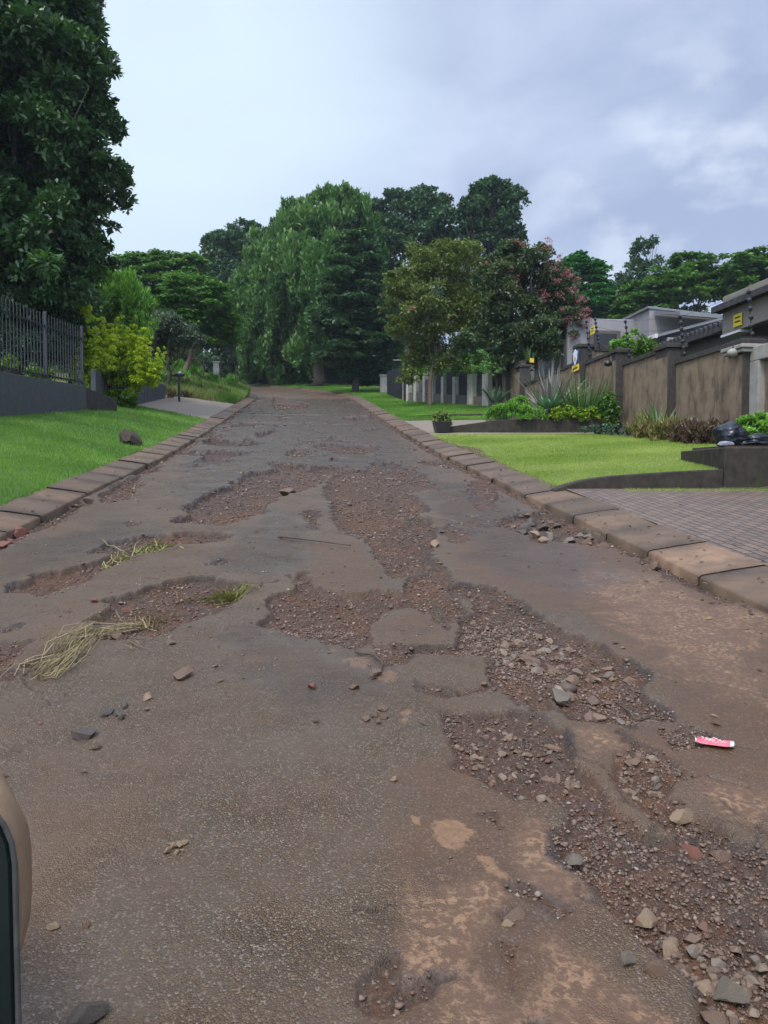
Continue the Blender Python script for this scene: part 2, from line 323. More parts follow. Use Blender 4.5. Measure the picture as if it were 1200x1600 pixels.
def mat_roof():
    m = NT('dark_roof_tile'); f = m.noise(6, 5); w = m.n('ShaderNodeTexWave', wave_type='BANDS', bands_direction='Y'); w.inputs['Scale'].default_value = 1.1; m.l(m.obj(), w.inputs['Vector'])
    c = m.ramp(f, (.3, (.030, .029, .031)), (.7, (.055, .05, .048))); m.bump(m.math('ADD', w.outputs['Fac'], f), .6, .03); return m.fin(c, .7, .35)

ROAD, PAVE, KERB, STONE, PEB, WALL = mat_road(), mat_paving(), mat_kerb(), mat_stone(), mat_pebble(), mat_wall()
MOULD, MOSSY, GREYW, ROOF = mat_mould('mould_dark_render'), mat_mossy(), mat_grey_wall(), mat_roof()
SOILL = mat_soilgrass('lawn_floor_green', (0.042, 0.090, 0.014), (0.072, 0.132, 0.024)); SOILR = mat_soilgrass('lawn_floor_pale', (0.108, 0.138, 0.030), (0.156, 0.180, 0.048))
SOILB = mat_soilgrass('bank_floor', (.05, .07, .018), (.085, .085, .03)); SOIL = plain('garden_soil', (.075, .05, .035), (.04, .028, .02), 5, .95, .6, .03)
TERR = mat_soilgrass('ground_cover', (.03, .05, .014), (.055, .07, .02), (.07, .05, .035))
GRAVELD = plain('gravel_drive', (.22, .18, .13), (.15, .118, .085), 14, .85, .6, .02)
STEEL = plain('dark_fence_paint', (0.011, 0.013, 0.017), (0.015, 0.017, 0.021), 8, .5, .1, .002, .5)
CONC = plain('weathered_concrete', (0.338, 0.324, 0.277), (0.203, 0.189, 0.159), 4, .85, .3, .008)
CONCD = plain('panel_concrete', (.13, .115, .092), (.085, .072, .057), 4, .85, .3, .008)
HOUSEW = plain('grey_house_paint', (0.268, 0.258, 0.258), (0.226, 0.216, 0.216), 3, .8, .12, .004)
BEIGE = plain('beige_beam_paint', (.24, .215, .17), (.19, .168, .132), 3, .8, .12, .004)
ROOFG = plain('grey_metal_roof', (.20, .205, .215), (.165, .165, .17), 3, .5, .1, .004)
WHITE = plain('white_trim', (.62, .62, .6), (.5, .5, .48), 8, .6, .1, .003)
BLACKP = plain('black_plastic', (.012, .012, .014), (.02, .02, .022), 8, .35, .05, .002, .5)
YELLOW = plain('yellow_sign', (.72, .54, .04), (.6, .45, .04), 20, .5, 0); BLUE = plain('blue_sign', (.03, .055, .16), (.025, .045, .12), 20, .5, 0)
SIGNW = plain('white_sign', (.75, .76, .74), (.65, .66, .64), 20, .5, 0)
BARK = plain('bark', (.075, .055, .040), (.035, .027, .021), 7, .9, .8, .03)
BARKP = plain('pale_bark', (.16, .115, .078), (.09, .066, .046), 7, .85, .6, .02)
WOODS = plain('dead_wood', (.10, .066, .043), (.05, .034, .024), 30, .8, .4, .004)
REDM = plain('rusty_red_stone', (.20, .075, .045), (.115, .048, .032), 22, .75, .5, .01)
GREYS = plain('grey_stone', (0.161, 0.130, 0.093), (0.098, 0.079, 0.056), 22, .6, .5, .01)
PALES = plain('pale_stone', (0.265, 0.189, 0.115), (0.167, 0.113, 0.065), 22, .65, .5, .01)
DARKS = plain('dark_stone', (.095, .074, .056), (.05, .04, .031), 22, .65, .5, .01)
BROWNS = plain('brown_stone', (0.164, 0.103, 0.063), (0.086, 0.053, 0.032), 22, .65, .5, .01)

# ------------------------------------------------------------------ road with its holes
# outlines read off enlargements of the photograph: (left, top, scale, depth, rim, points)
ZB, ZC, ZA, ZD, ZE, ZF, ZG, ZH = (0, 800, 3), (260, 700, 2.727), (260, 590, 2.609), (400, 860, 3), (680, 880, 3), (660, 1080, 2.308), (860, 1240, 3.53), (540, 1240, 3.333)
ZK, ZL, ZP = (600, 600, 2), (0, 400, 2.857), (0, 0, 1)
HOLES = [
 (ZB, .09, .05, '410,175 520,130 640,105 780,97 900,88 1040,92 1092,122 1040,140 930,152 850,150 760,178 660,195 560,235 460,280 400,325 300,355 200,390 120,380 25,375 60,330 170,285 330,250 450,222 520,195 420,190'),
 (ZB, .09, .06, '400,410 480,400 600,375 720,340 800,310 910,300 1040,312 1170,340 1140,390 1090,430 1000,480 890,510 800,555 720,580 620,585 520,600 420,600 300,700 200,740 90,710 230,670 380,600 440,560 470,500 370,515 450,460 500,430'),
 (ZB, .04, .05, '-60,605 150,600 100,650 60,720 -80,740'), (ZB, .035, .05, '-20,535 100,530 80,550 0,562'), (ZB, .05, .04, '565,50 610,42 660,50 620,65'),
 (ZB, .04, .05, '970,250 1060,215 1125,225 1060,240'), (ZB, .03, .05, '750,255 830,245 890,258 830,268'), (ZB, .03, .05, '660,305 760,295 770,303 690,315'),
 (ZB, .045, .05, '-40,750 60,740 110,760 40,790 -40,790'),
 (ZC, .12, .06, '55,260 130,215 250,160 330,105 470,85 420,60 590,65 600,75 780,75 720,110 640,165 590,180 480,210 420,250 430,270 330,310 240,330 150,325 60,320 20,310 80,280'),
 (ZC, .055, .10, '860,60 960,58 1060,90 1130,130 1180,170 1100,180 1040,190 1110,230 1110,270 1050,290 1040,310 1090,380 1120,440 1130,520 1080,530 990,560 950,560 920,520 880,450 830,380 720,350 700,300 700,240 660,190 680,130 740,90 840,90'),
 (ZC, .03, .08, '580,270 640,270 660,320 640,350 590,320'), (ZC, .05, .05, '1070,55 1200,55 1290,72 1200,80 1110,70'), (ZC, .035, .08, '1105,335 1200,325 1300,350 1310,390 1220,420 1180,380'),
 (ZC, .03, .06, '180,490 260,470 310,478 240,495'), (ZC, .025, .08, '1160,200 1240,215 1200,232'),
 (ZA, .10, .06, '435,75 480,80 560,100 600,120 520,130 450,130 430,110'), (ZA, .12, .06, '140,255 180,240 290,255 420,265 340,278 240,280 160,270'),
 (ZA, .12, .06, '135,300 180,290 260,300 430,292 340,310 230,330 150,335'), (ZA, .10, .06, '260,185 320,180 460,180 550,188 430,190 320,197 265,200'),
 (ZA, .12, .06, '360,225 440,210 520,210 430,225 400,245 365,245'), (ZA, .10, .06, '580,270 660,262 720,270 860,272 880,290 800,315 700,310 620,290'),
 (ZA, .08, .06, '705,252 780,255 760,265 710,262'), (ZA, .10, .06, '720,158 840,152 870,160 800,172 725,175'), (ZA, .09, .06, '750,212 850,205 875,210 820,218'),
 (ZA, .07, .06, '1030,340 1170,342 1140,358 1050,352'), (ZA, .06, .05, '490,268 555,268 540,276'), (ZA, .10, .05, '820,342 920,340 900,358 830,358'),
 (ZA, .07, .05, '350,150 640,150 640,155 350,156'), (ZA, .06, .05, '600,310 665,306 650,320'), (ZA, .06, .05, '870,262 915,262 905,270 880,268'), (ZA, .06, .05, '600,210 640,222 655,228 615,226'),
 (ZA, .06, .05, '620,238 690,238 680,248 640,248'), (ZA, .06, .05, '640,128 700,126 690,132'), (ZA, .06, .05, '630,186 780,190 770,194 640,192'), (ZA, .06, .05, '320,158 360,156 350,166'),
 (ZA, .05, .05, '115,345 160,352 140,364 110,360'), (ZA, .08, .05, '955,225 1010,235 1040,255 980,245'), (ZA, .05, .05, '320,130 420,134 400,140 330,138'), (ZA, .05, .05, '560,100 600,112 590,122 570,118'),
 (ZD, .075, .035, '65,215 190,170 140,115 240,90 265,150 300,180 480,185 640,178 730,190 740,265 640,280 560,330 540,400 560,440 480,455 340,440 200,400 130,385 30,345 70,290'),
 (ZD, .035, .06, '540,440 640,430 720,450 740,500 700,530 600,540 570,500'), (ZD, .025, .05, '790,245 850,235 905,258 840,258'), (ZD, .03, .06, '740,600 900,640 1060,620 1100,560 1120,640 1000,680 900,700 760,660'),
 (ZE, .07, .08, '30,100 120,90 330,115 300,160 430,210 600,300 760,360 920,440 1010,510 960,580 1080,680 1120,740 1000,740 900,740 800,755 700,740 620,730 600,680 540,640 440,560 300,500 260,440 100,430 0,420 -120,420 -200,400 -100,380 90,380 100,260 165,240 140,170'),
 (ZF, .05, .12, '45,65 160,70 300,55 430,80 530,130 560,230 640,290 680,380 760,440 800,540 900,600 700,600 460,600 450,510 560,440 480,400 330,395 240,350 180,310 80,275 100,220 70,150'),
 (ZF, .045, .08, '690,205 860,215 960,270 1020,300 930,330 900,370 980,430 1080,460 1150,500 1120,560 1180,600 940,600 900,520 800,450 740,380 690,330 650,290'),
 (ZF, .03, .08, '830,130 930,120 1080,160 1000,210 900,210'),
 (ZG, .055, .10, '100,0 330,30 470,110 560,230 690,340 720,270 700,200 820,100 1040,190 1030,270 1110,370 1200,560 1010,620 1060,690 1300,820 1300,1600 780,1500 780,1271 770,1040 640,920 480,810 380,700 290,620 220,500 100,420 0,340'),
 (ZH, .05, .05, '60,1080 80,980 160,860 240,800 280,830 290,940 330,965 450,925 560,950 470,980 440,1050 350,1100 250,1150 120,1140'),
 (ZH, .03, .03, '790,620 840,590 900,570 950,620 900,660 830,690'), (ZH, .018, .03, '770,760 850,735 940,790 900,820 960,890 860,1060 830,900'),
 (ZH, .028, .04, '840,450 980,480 1090,550 1190,600 1120,650 1000,560 900,530 830,490'), (ZH, .014, .03, '670,100 780,80 830,190 760,160'), (ZH, .03, .04, '930,1200 980,1160 1060,1180 1090,1230 930,1260'),
 (ZL, .10, .05, '430,1060 560,990 640,970 630,1060 500,1100 440,1095'), (ZL, .10, .05, '130,1210 380,1080 400,1100 280,1180 160,1225'), (ZL, .06, .05, '640,960 720,935 715,955 650,975'),
 (ZK, .11, .06, '340,420 460,395 510,395 640,450 700,470 800,520 880,560 820,560 740,520 640,500 540,490 440,470 360,440'), (ZK, .05, .05, '110,240 180,236 230,248 170,262'), (ZK, .03, .05, '180,630 330,622 380,640 440,690 520,760 300,700 240,660'),
 (ZK, .04, .05, '870,560 960,590 1040,640 990,620'), (ZK, .03, .05, '240,405 300,408 300,416 250,414'), (ZK, .03, .05, '240,432 330,438 320,446 250,440'),
]
MASKS = [  # name, softness, outline
 ('mud', .12, ZP, '600,1200 680,1170 760,1200 900,1320 980,1480 1110,1640 530,1640 560,1500 620,1490 620,1300'),
 ('mud', .15, ZP, '680,760 870,815 1250,960 1250,1360 1150,1190 1060,1110 1010,1040 900,960 760,915 690,850'),
 ('mud', .10, ZP, '890,1130 960,1120 1080,1130 1200,1170 1200,1330 1120,1270 1040,1200 930,1190'),
 ('mud', .08, ZP, '470,850 560,845 610,920 490,925'), ('mud', .1, ZD, '560,330 740,270 980,300 940,400 700,410 540,400'),
 ('mott', .05, ZH, '310,400 470,470 620,450 790,440 830,520 780,640 740,760 640,900 620,930 480,960 290,930 280,750'), ('mott', .05, ZH, '930,130 1050,140 1050,260 1120,340 1190,420 1150,560 1060,540 900,420 880,270'),
 ('mott', .06, ZH, '1000,710 1200,690 1260,760 1400,900 1500,1000 1700,1150 1800,1300 560,1300 500,1010 640,930 700,900 800,1000 900,1080 960,900'),
 ('mott', .05, ZG, '-40,380 100,420 160,470 150,560 60,600 0,560'), ('mott', .2, ZP, '880,860 960,880 1200,960 1200,1100 1040,1040 930,960'), ('mott', .15, ZP, '1060,1230 1130,1200 1220,1250 1220,1330 1130,1290'),
 ('mott', .1, ZP, '900,1140 960,1135 980,1165 920,1185'),
 ('sand', .04, ZH, '450,140 520,100 600,120 660,190 640,280 600,320 520,280 450,230'), ('sand', .04, ZH, '440,380 490,330 540,380 520,460 480,480'), ('sand', .04, ZH, '690,325 740,330 800,390 860,430 840,460 760,440'),
 ('sand', .03, ZH, '330,110 400,120 400,170 350,160'), ('sand', .05, ZF, '100,190 170,180 180,215 110,220'), ('sand', .08, ZD, '560,580 640,570 640,620 580,620'), ('sand', .05, ZD, '670,760 720,750 720,820 680,820'),
 ('sand', .06, ZD, '330,450 400,450 390,480 340,490'), ('sand', .15, ZD, '100,250 300,240 420,300 300,360 120,340'), ('sand', .1, ZD, '430,500 520,505 520,560 440,540'),
 ('wet', .25, ZP, '250,760 330,690 420,640 500,690 470,730 330,770'), ('wet', .2, ZP, '340,860 420,790 490,820 500,880 420,900 340,890'), ('wet', .2, ZP, '360,985 540,985 620,1060 520,1110 330,1060'),
 ('wet', .4, ZP, '340,622 590,622 690,750 620,800 520,740 300,800 240,770'), ('wet', .2, ZP, '690,760 860,820 1000,900 900,930 740,880'), ('wet', .15, ZP, '880,1180 960,1250 1010,1330 960,1330 900,1260'), ('wet', .2, ZP, '0,850 200,810 260,830 20,900'), ('wet', .3, ZP, '380,620 560,620 620,690 380,690'), ('wet', .15, ZP, '1140,1350 1210,1400 1210,1470 1150,1440'),
 ('wet', .1, ZH, '880,620 1000,640 960,740 900,760'), ('wet', .2, ZP, '640,740 760,760 860,830 700,830')]
CRACKS = [(ZF, .016, '530,120 560,230 640,290 690,390 780,450 800,540 900,590'), (ZG, .016, '330,30 470,110 500,210 690,340 760,420 860,480 1000,520'), (ZP, .016, '1010,1040 1060,1060 1120,1066 1200,1085'),
 (ZP, .018, '1100,925 1150,935 1200,965'), (ZP, .016, '1020,880 1080,905 1130,920'), (ZP, .016, '1130,1252 1165,1285 1180,1310'), (ZF, .016, '930,120 1080,160 1130,190'), (ZF, .016, '1020,300 1080,310 1200,345'),
 (ZG, .012, '820,100 960,130 1050,190 1060,170 1130,160'), (ZP, .008, '60,1100 40,1060 90,1030'), (ZP, .018, '300,945 420,910 500,900'), (ZP, .014, '620,800 700,810 770,830'), (ZH, .008, '0,600 120,590 270,590'),
 (ZG, .016, '220,500 290,620 380,700 480,810 640,920'), (ZE, .012, '600,740 650,820 670,900'), (ZA, .03, '430,190 550,188 640,200'), (ZC, .012, '640,365 730,358 830,378'), (ZP, .01, '1060,1140 1120,1160 1200,1168')]
def pts(z, s):
    out = []
    for q in s.split():
        a, b = q.split(','); out.append(G(z[0]+float(a)/z[2], max(z[1]+float(b)/z[2], 604.5))[:2])
    return np.array(out)
rowsY = [-14.0]
while rowsY[-1] < 95:
    y = rowsY[-1]; rowsY.append(y+(.4 if y < 1 else min(max(.008, y*y/3300), 1.2)))
rowsY = np.array(rowsY); NU = 560; colsU = np.concatenate([np.linspace(-3.04, 3.24, NU)])
YY, UU = np.meshgrid(rowsY, colsU, indexing='ij'); XX = UU+xc(YY)
depth = np.zeros_like(YY); A = {k: np.zeros_like(YY) for k in ('hole', 'mott', 'sand', 'mud', 'wet', 'crack', 'rim')}
NZ1 = fbm(XX*2.6, YY*2.6, 5)-.5; NZ2 = fbm(XX*11+40, YY*11, 4)-.5; NZ3 = fbm(XX*34, YY*34+7, 3)-.5
def region(P, mg):
    m = (XX > P[:, 0].min()-mg) & (XX < P[:, 0].max()+mg) & (YY > P[:, 1].min()-mg) & (YY < P[:, 1].max()+mg); return np.nonzero(m)
def segdist(P, x, y, closed=True):
    d = np.full(x.shape, 1e9); ins = np.zeros(x.shape, bool); n = len(P)
    for i in range(n if closed else n-1):
        a = P[i]; b = P[(i+1) % n]; e = b-a; t = np.clip(((x-a[0])*e[0]+(y-a[1])*e[1])/(e@e+1e-12), 0, 1)
        d = np.minimum(d, np.hypot(x-a[0]-t*e[0], y-a[1]-t*e[1]))
        if closed and a[1] != b[1]: ins ^= ((a[1] > y) != (b[1] > y)) & (x < (b[0]-a[0])*(y-a[1])/(b[1]-a[1])+a[0])
    return np.where(ins, d, -d) if closed else d
HP = []
for z, dp, rim, s in HOLES:
    P = pts(z, s); HP.append(P); i = region(P, .35); x, y = XX[i], YY[i]
    yy = np.clip(y, 2, 60); amp = np.clip(yy/9, .25, 1.3)
    q = segdist(P, x, y)+NZ1[i]*.20*amp+NZ2[i]*.17*amp+NZ3[i]*.018
    dp = dp*np.interp(yy, [4, 14, 25], [.95, 1.05, 1.5]); r_ = rim*.50*np.clip(.1+2.2*(NZ1[i]+.5)+NZ2[i], .3, 2.2)*np.clip(yy/7, .7, 2)
    depth[i] = np.maximum(depth[i], dp*(sstep(-.005, r_, q)*.7+.3*sstep(0, .35, q)))
    A['hole'][i] = np.maximum(A['hole'][i], sstep(-.005, .03, q))
    rw = np.maximum(np.clip(r_*.8, .010, .09), np.minimum(yy*yy/3300*.9, .25)); A['rim'][i] = np.maximum(A['rim'][i], sstep(-.006, .006, q)*(1-sstep(rw*.5, rw*1.5, q))*np.clip(np.interp(yy, [6, 16], [.42, .8])+2.4*(NZ1[i]+NZ2[i]*.6), 0, 1))  # dark bitumen edge; widened farther off to paint in shade on hole walls
for nm, so_, z, s in MASKS:
    P = pts(z, s); i = region(P, so_+.3); q = segdist(P, XX[i], YY[i])+NZ1[i]*so_*2.4+NZ2[i]*so_*1.6
    A[nm][i] = np.maximum(A[nm][i], sstep(-so_*.5, so_, q))
for z, w, s in CRACKS:
    P = pts(z, s); i = region(P, .3); w = w*np.clip(YY[i]/5, .6, 2.0)
    q = segdist(P, XX[i]+NZ1[i]*.25+NZ2[i]*.10, YY[i]+NZ1[i].T*.25 if False else YY[i]-NZ2[i]*.12, False)
    c = 1-sstep(w*.25, w, q); A['crack'][i] = np.maximum(A['crack'][i], c*np.clip(.75+NZ2[i]*1.6, 0, 1)); depth[i] = np.maximum(depth[i], c*.02)
# crumbled gutter strips along both kerbs
gl = sstep(.32, .02, UU+3.0)*sstep(.36, .52, fbm(YY*.55, UU*0+3.3, 3))*sstep(4, 7, YY)*sstep(60, 40, YY)
gr = sstep(.32, .04, 3.2-UU)*sstep(.26, .42, fbm(YY*.5+31, UU*0+8.1, 3))*sstep(4.6, 6.5, YY)*sstep(60, 45, YY)
gg = np.clip(np.maximum(gl, gr)+(NZ2*.8)*(np.maximum(gl, gr) > .03), 0, 1); gg = sstep(.25, .6, gg)
depth = np.maximum(depth, gg*.055); A['hole'] = np.maximum(A['hole'], gg)
# ravelled strip where the holes run into each other
for s_, a_ in (('420,720 640,715 720,830 740,930 860,960 1010,1050 1060,1150 1180,1280 1230,1600 1080,1620 930,1400 760,1240 690,1200 660,1080 600,1020 640,900 600,800 500,760', .60), ('700,700 800,760 760,900 680,860', .64)):
    P = pts(ZP, s_); i = region(P, .3); x, y = XX[i], YY[i]; am = np.clip(y/6, .6, 2.2); q = fbm(x*2.1/am**.5+5, y*1.5/am**.7, 5)-a_-.085+NZ3[i]*.10; sd2 = segdist(P, x, y); q = q+np.where(sd2 > 0, np.minimum(sd2, .3)*.3, sd2*2.5)
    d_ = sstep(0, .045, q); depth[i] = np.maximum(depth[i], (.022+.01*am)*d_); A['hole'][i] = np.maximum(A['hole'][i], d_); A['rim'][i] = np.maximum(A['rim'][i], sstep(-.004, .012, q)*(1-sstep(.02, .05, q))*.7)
# scattered shallow pits in the far half
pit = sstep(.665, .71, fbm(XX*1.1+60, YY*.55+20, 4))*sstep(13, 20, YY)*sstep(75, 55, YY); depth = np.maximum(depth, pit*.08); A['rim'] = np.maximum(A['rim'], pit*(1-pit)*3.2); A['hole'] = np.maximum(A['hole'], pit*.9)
near = np.clip(9/np.clip(YY, 4, 99), .2, 1)
ZZ = zroad(YY)-depth+A['hole']*(NZ2*.045+NZ3*.028)+NZ1*.018+NZ3*.0035*(1-A['mud'])-.006*np.abs(UU)**1.5*.3+np.where(A['wet'] > .3, -.002, 0)
depth_final = zroad(YY)-ZZ
idx = np.arange(YY.size).reshape(YY.shape)
quads = np.stack([idx[:-1, :-1], idx[:-1, 1:], idx[1:, 1:], idx[1:, :-1]], -1).reshape(-1, 4)
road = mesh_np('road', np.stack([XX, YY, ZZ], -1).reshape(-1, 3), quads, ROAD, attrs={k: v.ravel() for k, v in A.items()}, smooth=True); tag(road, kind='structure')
def rz(x, y):                                     # height of the road surface, holes included
    j = int(np.clip(np.searchsorted(rowsY, y), 0, len(rowsY)-1)); i = int(np.clip(round((x-xc(y)+3.04)/6.28*(NU-1)), 0, NU-1)); return float(ZZ[j, i])

# ------------------------------------------------------------------ base terrain, kerbs, verges
gx = np.concatenate([[-900, -400, -200, -120, -80], np.linspace(-60, 60, 161), [80, 120, 200, 400, 900]]); gy = np.concatenate([[-300, -100, -40], np.linspace(-20, 110, 175), [130, 170, 250, 400, 900]])
ty, tx = np.meshgrid(gy, gx, indexing='ij'); tu = np.abs(tx-xc(ty)); tz = H(tx, ty)-.06-.5*(tu < 4.3)*(ty < 93)+(fbm(tx*.3, ty*.3)-.5)*.3*(tu > 12)
ii = np.arange(ty.size).reshape(ty.shape)
tag(mesh_np('ground', np.stack([tx, ty, tz], -1).reshape(-1, 3), np.stack([ii[:-1, :-1], ii[:-1, 1:], ii[1:, 1:], ii[1:, :-1]], -1).reshape(-1, 4), TERR, attrs={'bare': np.zeros(ty.size)}, smooth=True), kind='structure')

def kerb(sgn, w0, y0, y1):
    V = []; Fq = []; T = []; O = []; y = y0; rr = np.random.default_rng(3 if sgn > 0 else 8)
    while y < y1:
        L = 1.0+rr.normal()*.03; dz = rr.normal()*.007; t = rr.random(); o = 1.0 if sgn > 0 and 5.0 < y < 6.9 else 0.0
        yn = 4; ys = np.linspace(y+.008, y+L-.008, yn); prof = [(0, -.16), (.006, .018), (.03, .036), (.30, .078), (.58, .115), (.605, .10), (.605, -.12)]; lat = rr.normal()*.010; tl = rr.normal()*.010
        n0 = len(V)
        for yy in ys:
            for a, h in prof: V.append((float(xc(yy))+sgn*(w0+a+lat), yy, float(zroad(yy))+h+dz+tl*(yy-y-.5))); T.append(t); O.append(o)
        k = len(prof)
        for i in range(yn-1):
            for j in range(k-1): Fq.append((n0+i*k+j, n0+i*k+j+1, n0+(i+1)*k+j+1, n0+(i+1)*k+j))
        for i in (0, yn-1):
            c = [n0+i*k+j for j in range(k)]; Fq.append((c[0], c[1], c[4], c[6])); Fq.append((c[1], c[2], c[3], c[4])); Fq.append((c[4], c[5], c[6], c[6]))
        y += L
    F3 = [f for f in Fq if len(set(f)) == 4]
    o_ = mesh_np('kerb', V, np.array(F3), KERB, attrs={'tint': T, 'orange': O}); tag(o_, kind='structure'); return o_
kerb(-1, 3.0, -13, 84); kerb(1, 3.2, -13, 84)

def sheet(name, u0, u1, y0, y1, mat, off=.004, du=.25, dy=.25, bump=0, kind='structure', bare=None, curve=True):
    nu = max(2, int((u1-u0)/du)); ny = max(2, int((y1-y0)/dy)); y, u = np.meshgrid(np.linspace(y0, y1, ny), np.linspace(u0, u1, nu), indexing='ij')
    x = u+xc(y); z = H(x, y)+off+bump*(fbm(x*1.2, y*1.2, 4)-.5); i = np.arange(y.size).reshape(y.shape)
    o = mesh_np(name, np.stack([x, y, z], -1).reshape(-1, 3), np.stack([i[:-1, :-1], i[:-1, 1:], i[1:, 1:], i[1:, :-1]], -1).reshape(-1, 4), mat, smooth=True, attrs={'bare': (bare(x, y) if bare else np.zeros(y.shape)).ravel()})
    return tag(o, kind=kind)
BARE = np.array([G(x, y)[:2] for x, y in ((700, 690), (745, 700), (800, 732), (815, 752), (770, 738), (722, 708))])
sheet('lawn', -7.6, -3.58, -8, 29.2, SOILL, bump=.04); sheet('driveway', -9, -3.58, 29.2, 40.8, GRAVELD)
sheet('bank', -15, -3.58, 40.8, 84, SOILB, bump=.25)
sheet('driveway', 3.78, 11, -6, 10.845, PAVE, .006); sheet('lawn', 3.78, 10.1, 10.98, 22.7, SOILR, bump=.03, bare=lambda x, y: sstep(-.1, .15, segdist(BARE, x, y)+NZ1[:x.shape[0], :x.shape[1]]*0)*.5)
sheet('driveway', 3.78, 10.5, 22.7, 29.0, GRAVELD); sheet('verge', 3.78, 12, 29.0, 84, SOILL, bump=.06)

GRASSL = leafmat('grass_vivid', (0.081, 0.184, 0.021), (0.137, 0.279, 0.034), (0.258, 0.412, 0.076), .35, .5, .3)
GRASSR = leafmat('grass_pale', (0.180, 0.272, 0.039), (0.274, 0.355, 0.070), (0.423, 0.478, 0.133), .35, .5, .3)
GRASSB = leafmat('grass_wild', (0.059, 0.141, 0.022), (0.114, 0.216, 0.037), (0.281, 0.297, 0.104), .35, .6, .2)
def grass(name, label, u0, u1, y0, y1, n, h, w, mat, seed, skip=None, far=1.0, tintf=None, lean=.5):
    r = np.random.default_rng(seed); a = r.random(n); y = 1/(1/y0+a*(1/y1-1/y0)) if far else y0+a*(y1-y0)     # denser near the camera
    u = u0+(u1-u0)*r.random(n); x = u+xc(y)
    if skip is not None:
        k = ~skip(x, y, r); x, y, u = x[k], y[k], u[k]; n = len(x)
    z = H(x, y)-.01; g = np.clip(y/10, .7, 5); hh = h*(.55+.8*r.random(n))*g**.25*(.7+.6*fbm(x*1.5, y*1.5, 3)); ww = w*g*(.7+.6*r.random(n))
    th = r.random(n)*2*np.pi; ph = r.random(n)*2*np.pi; ln = lean*hh*(.3+r.random(n))
    b = np.stack([x, y, z], -1); s = np.stack([np.cos(th)*ww, np.sin(th)*ww, 0*x], -1)/2; tip = b+np.stack([np.cos(ph)*ln, np.sin(ph)*ln, hh], -1)
    V = np.stack([b-s, b+s, tip], 1).reshape(-1, 3); Fc = np.arange(3*n).reshape(-1, 3)
    t = np.clip(.38+1.5*(fbm(x*.6, y*.6+5, 4)-.5)+.5*(r.random(n)-.45)+(tintf(x, y) if tintf else 0), 0, 1)
    o = mesh_np(name, V, Fc, mat, attrs={'tint': np.repeat(t, 3)}); return tag(o, label, 'grass', kind='stuff')
grass('grass', 'vivid green lawn grass left of the road in front of the grey wall', -7.3, -3.52, 5.0, 29.1, 190000, .055, .0075, GRASSL, 1)
grass('grass', 'pale yellowish green lawn grass right of the road before the brown wall', 3.72, 9.6, 11.0, 22.6, 150000, .04, .008, GRASSR, 2, skip=lambda x, y, r: (segdist(BARE, x, y)+(fbm(x*3, y*3)-.5)*.5 > -.02) & (r.random(len(x)) < .93))
grass('grass', 'bright green grass of the far verge by the concrete post fence', 3.85, 9.5, 29.2, 80, 90000, .06, .008, GRASSL, 3)
grass('grass', 'long wild grass on the bank left of the road', -12, -3.6, 41, 82, 110000, .30, .014, GRASSB, 4, tintf=lambda x, y: .2*sstep(.5, .62, fbm(x*.25+4, y*.2, 3)))
grass('grass', 'thin grass line along the foot of the low driveway wall', 4.6, 9.5, 10.45, 10.8, 5000, .035, .008, GRASSR, 5, far=0)
# ------------------------------------------------------------------ foliage
def unit(a): return a/(np.linalg.norm(a, axis=-1, keepdims=True)+1e-9)
def leaves(name, parent, mat, spheres, L, W, cover=1.0, seed=0, clump=.34, inner=.25, style='broad', tint0=.0, tint1=1.0, spread=1.0):
    r = np.random.default_rng(seed); C = []; Rr = []
    for c, rad in spheres:
        n = max(6, int(4*math.pi*rad*rad/(math.pi*(clump*rad)**2)*.85)); d = unit(r.normal(size=(n, 3))); d[:, 2] = np.where(d[:, 2] < -.6, -d[:, 2], d[:, 2])
        rr = np.where(r.random(n) < inner, .3+.5*r.random(n), .78+.30*r.random(n)); C.append(np.array(c)+d*(rad*rr)[:, None]); Rr.append(np.full(n, clump*rad)*(.6+.8*r.random(n)))
    C = np.concatenate(C); Rr = np.concatenate(Rr); ct = r.random(len(C))
    m = np.maximum(3, (cover*2.2*np.pi*Rr**2/(L*W*.5)).astype(int)); k = np.repeat(np.arange(len(C)), m); n = len(k)
    d = unit(r.normal(size=(n, 3))); d[:, 2] = np.where(r.random(n) < .55, np.abs(d[:, 2]), d[:, 2]); rad = Rr[k]*spread*r.random(n)**.45
    if style == 'flat': p = C[k]+d*rad[:, None]*np.array([1.25, 1.25, .35])
    elif style == 'up': p = C[k]+d*rad[:, None]*np.array([.6, .6, 1.35])
    else: p = C[k]+d*rad[:, None]*np.array([1, 1, .8])
    rn = r.normal(size=(n, 3))
    if style == 'up': ax = unit(np.array([0, 0, 1.1])+d*.7+rn*.35)
    elif style == 'droop': ax = unit(np.array([0, 0, -.35])+d*1.0+rn*.4)
    elif style == 'flat': ax = unit(d*np.array([1, 1, .2])+rn*.35*np.array([1, 1, .4]))
    else: ax = unit(d+rn*.55)
    nr = unit(np.array([0, 0, 1.0])+d*.5+r.normal(size=(n, 3))*.5); sd_ = unit(np.cross(ax, nr)); nr = np.cross(sd_, ax)
    l = (L*(.65+.7*r.random(n)))[:, None]; w = (W*(.65+.7*r.random(n)))[:, None]
    b = p-ax*l/2; t = p+ax*l/2-nr*l*.12; a1 = p+sd_*w/2+nr*w*.18; a2 = p-sd_*w/2+nr*w*.18
    V = np.stack([b, a1, t, a2], 1).reshape(-1, 3); tn = np.clip(tint0+(tint1-tint0)*(.5*ct[k]+.5*r.random(n)), 0, 1)
    return mesh_np(name, V, np.arange(4*n).reshape(-1, 4), mat, parent, attrs={'tint': np.repeat(tn, 4)})
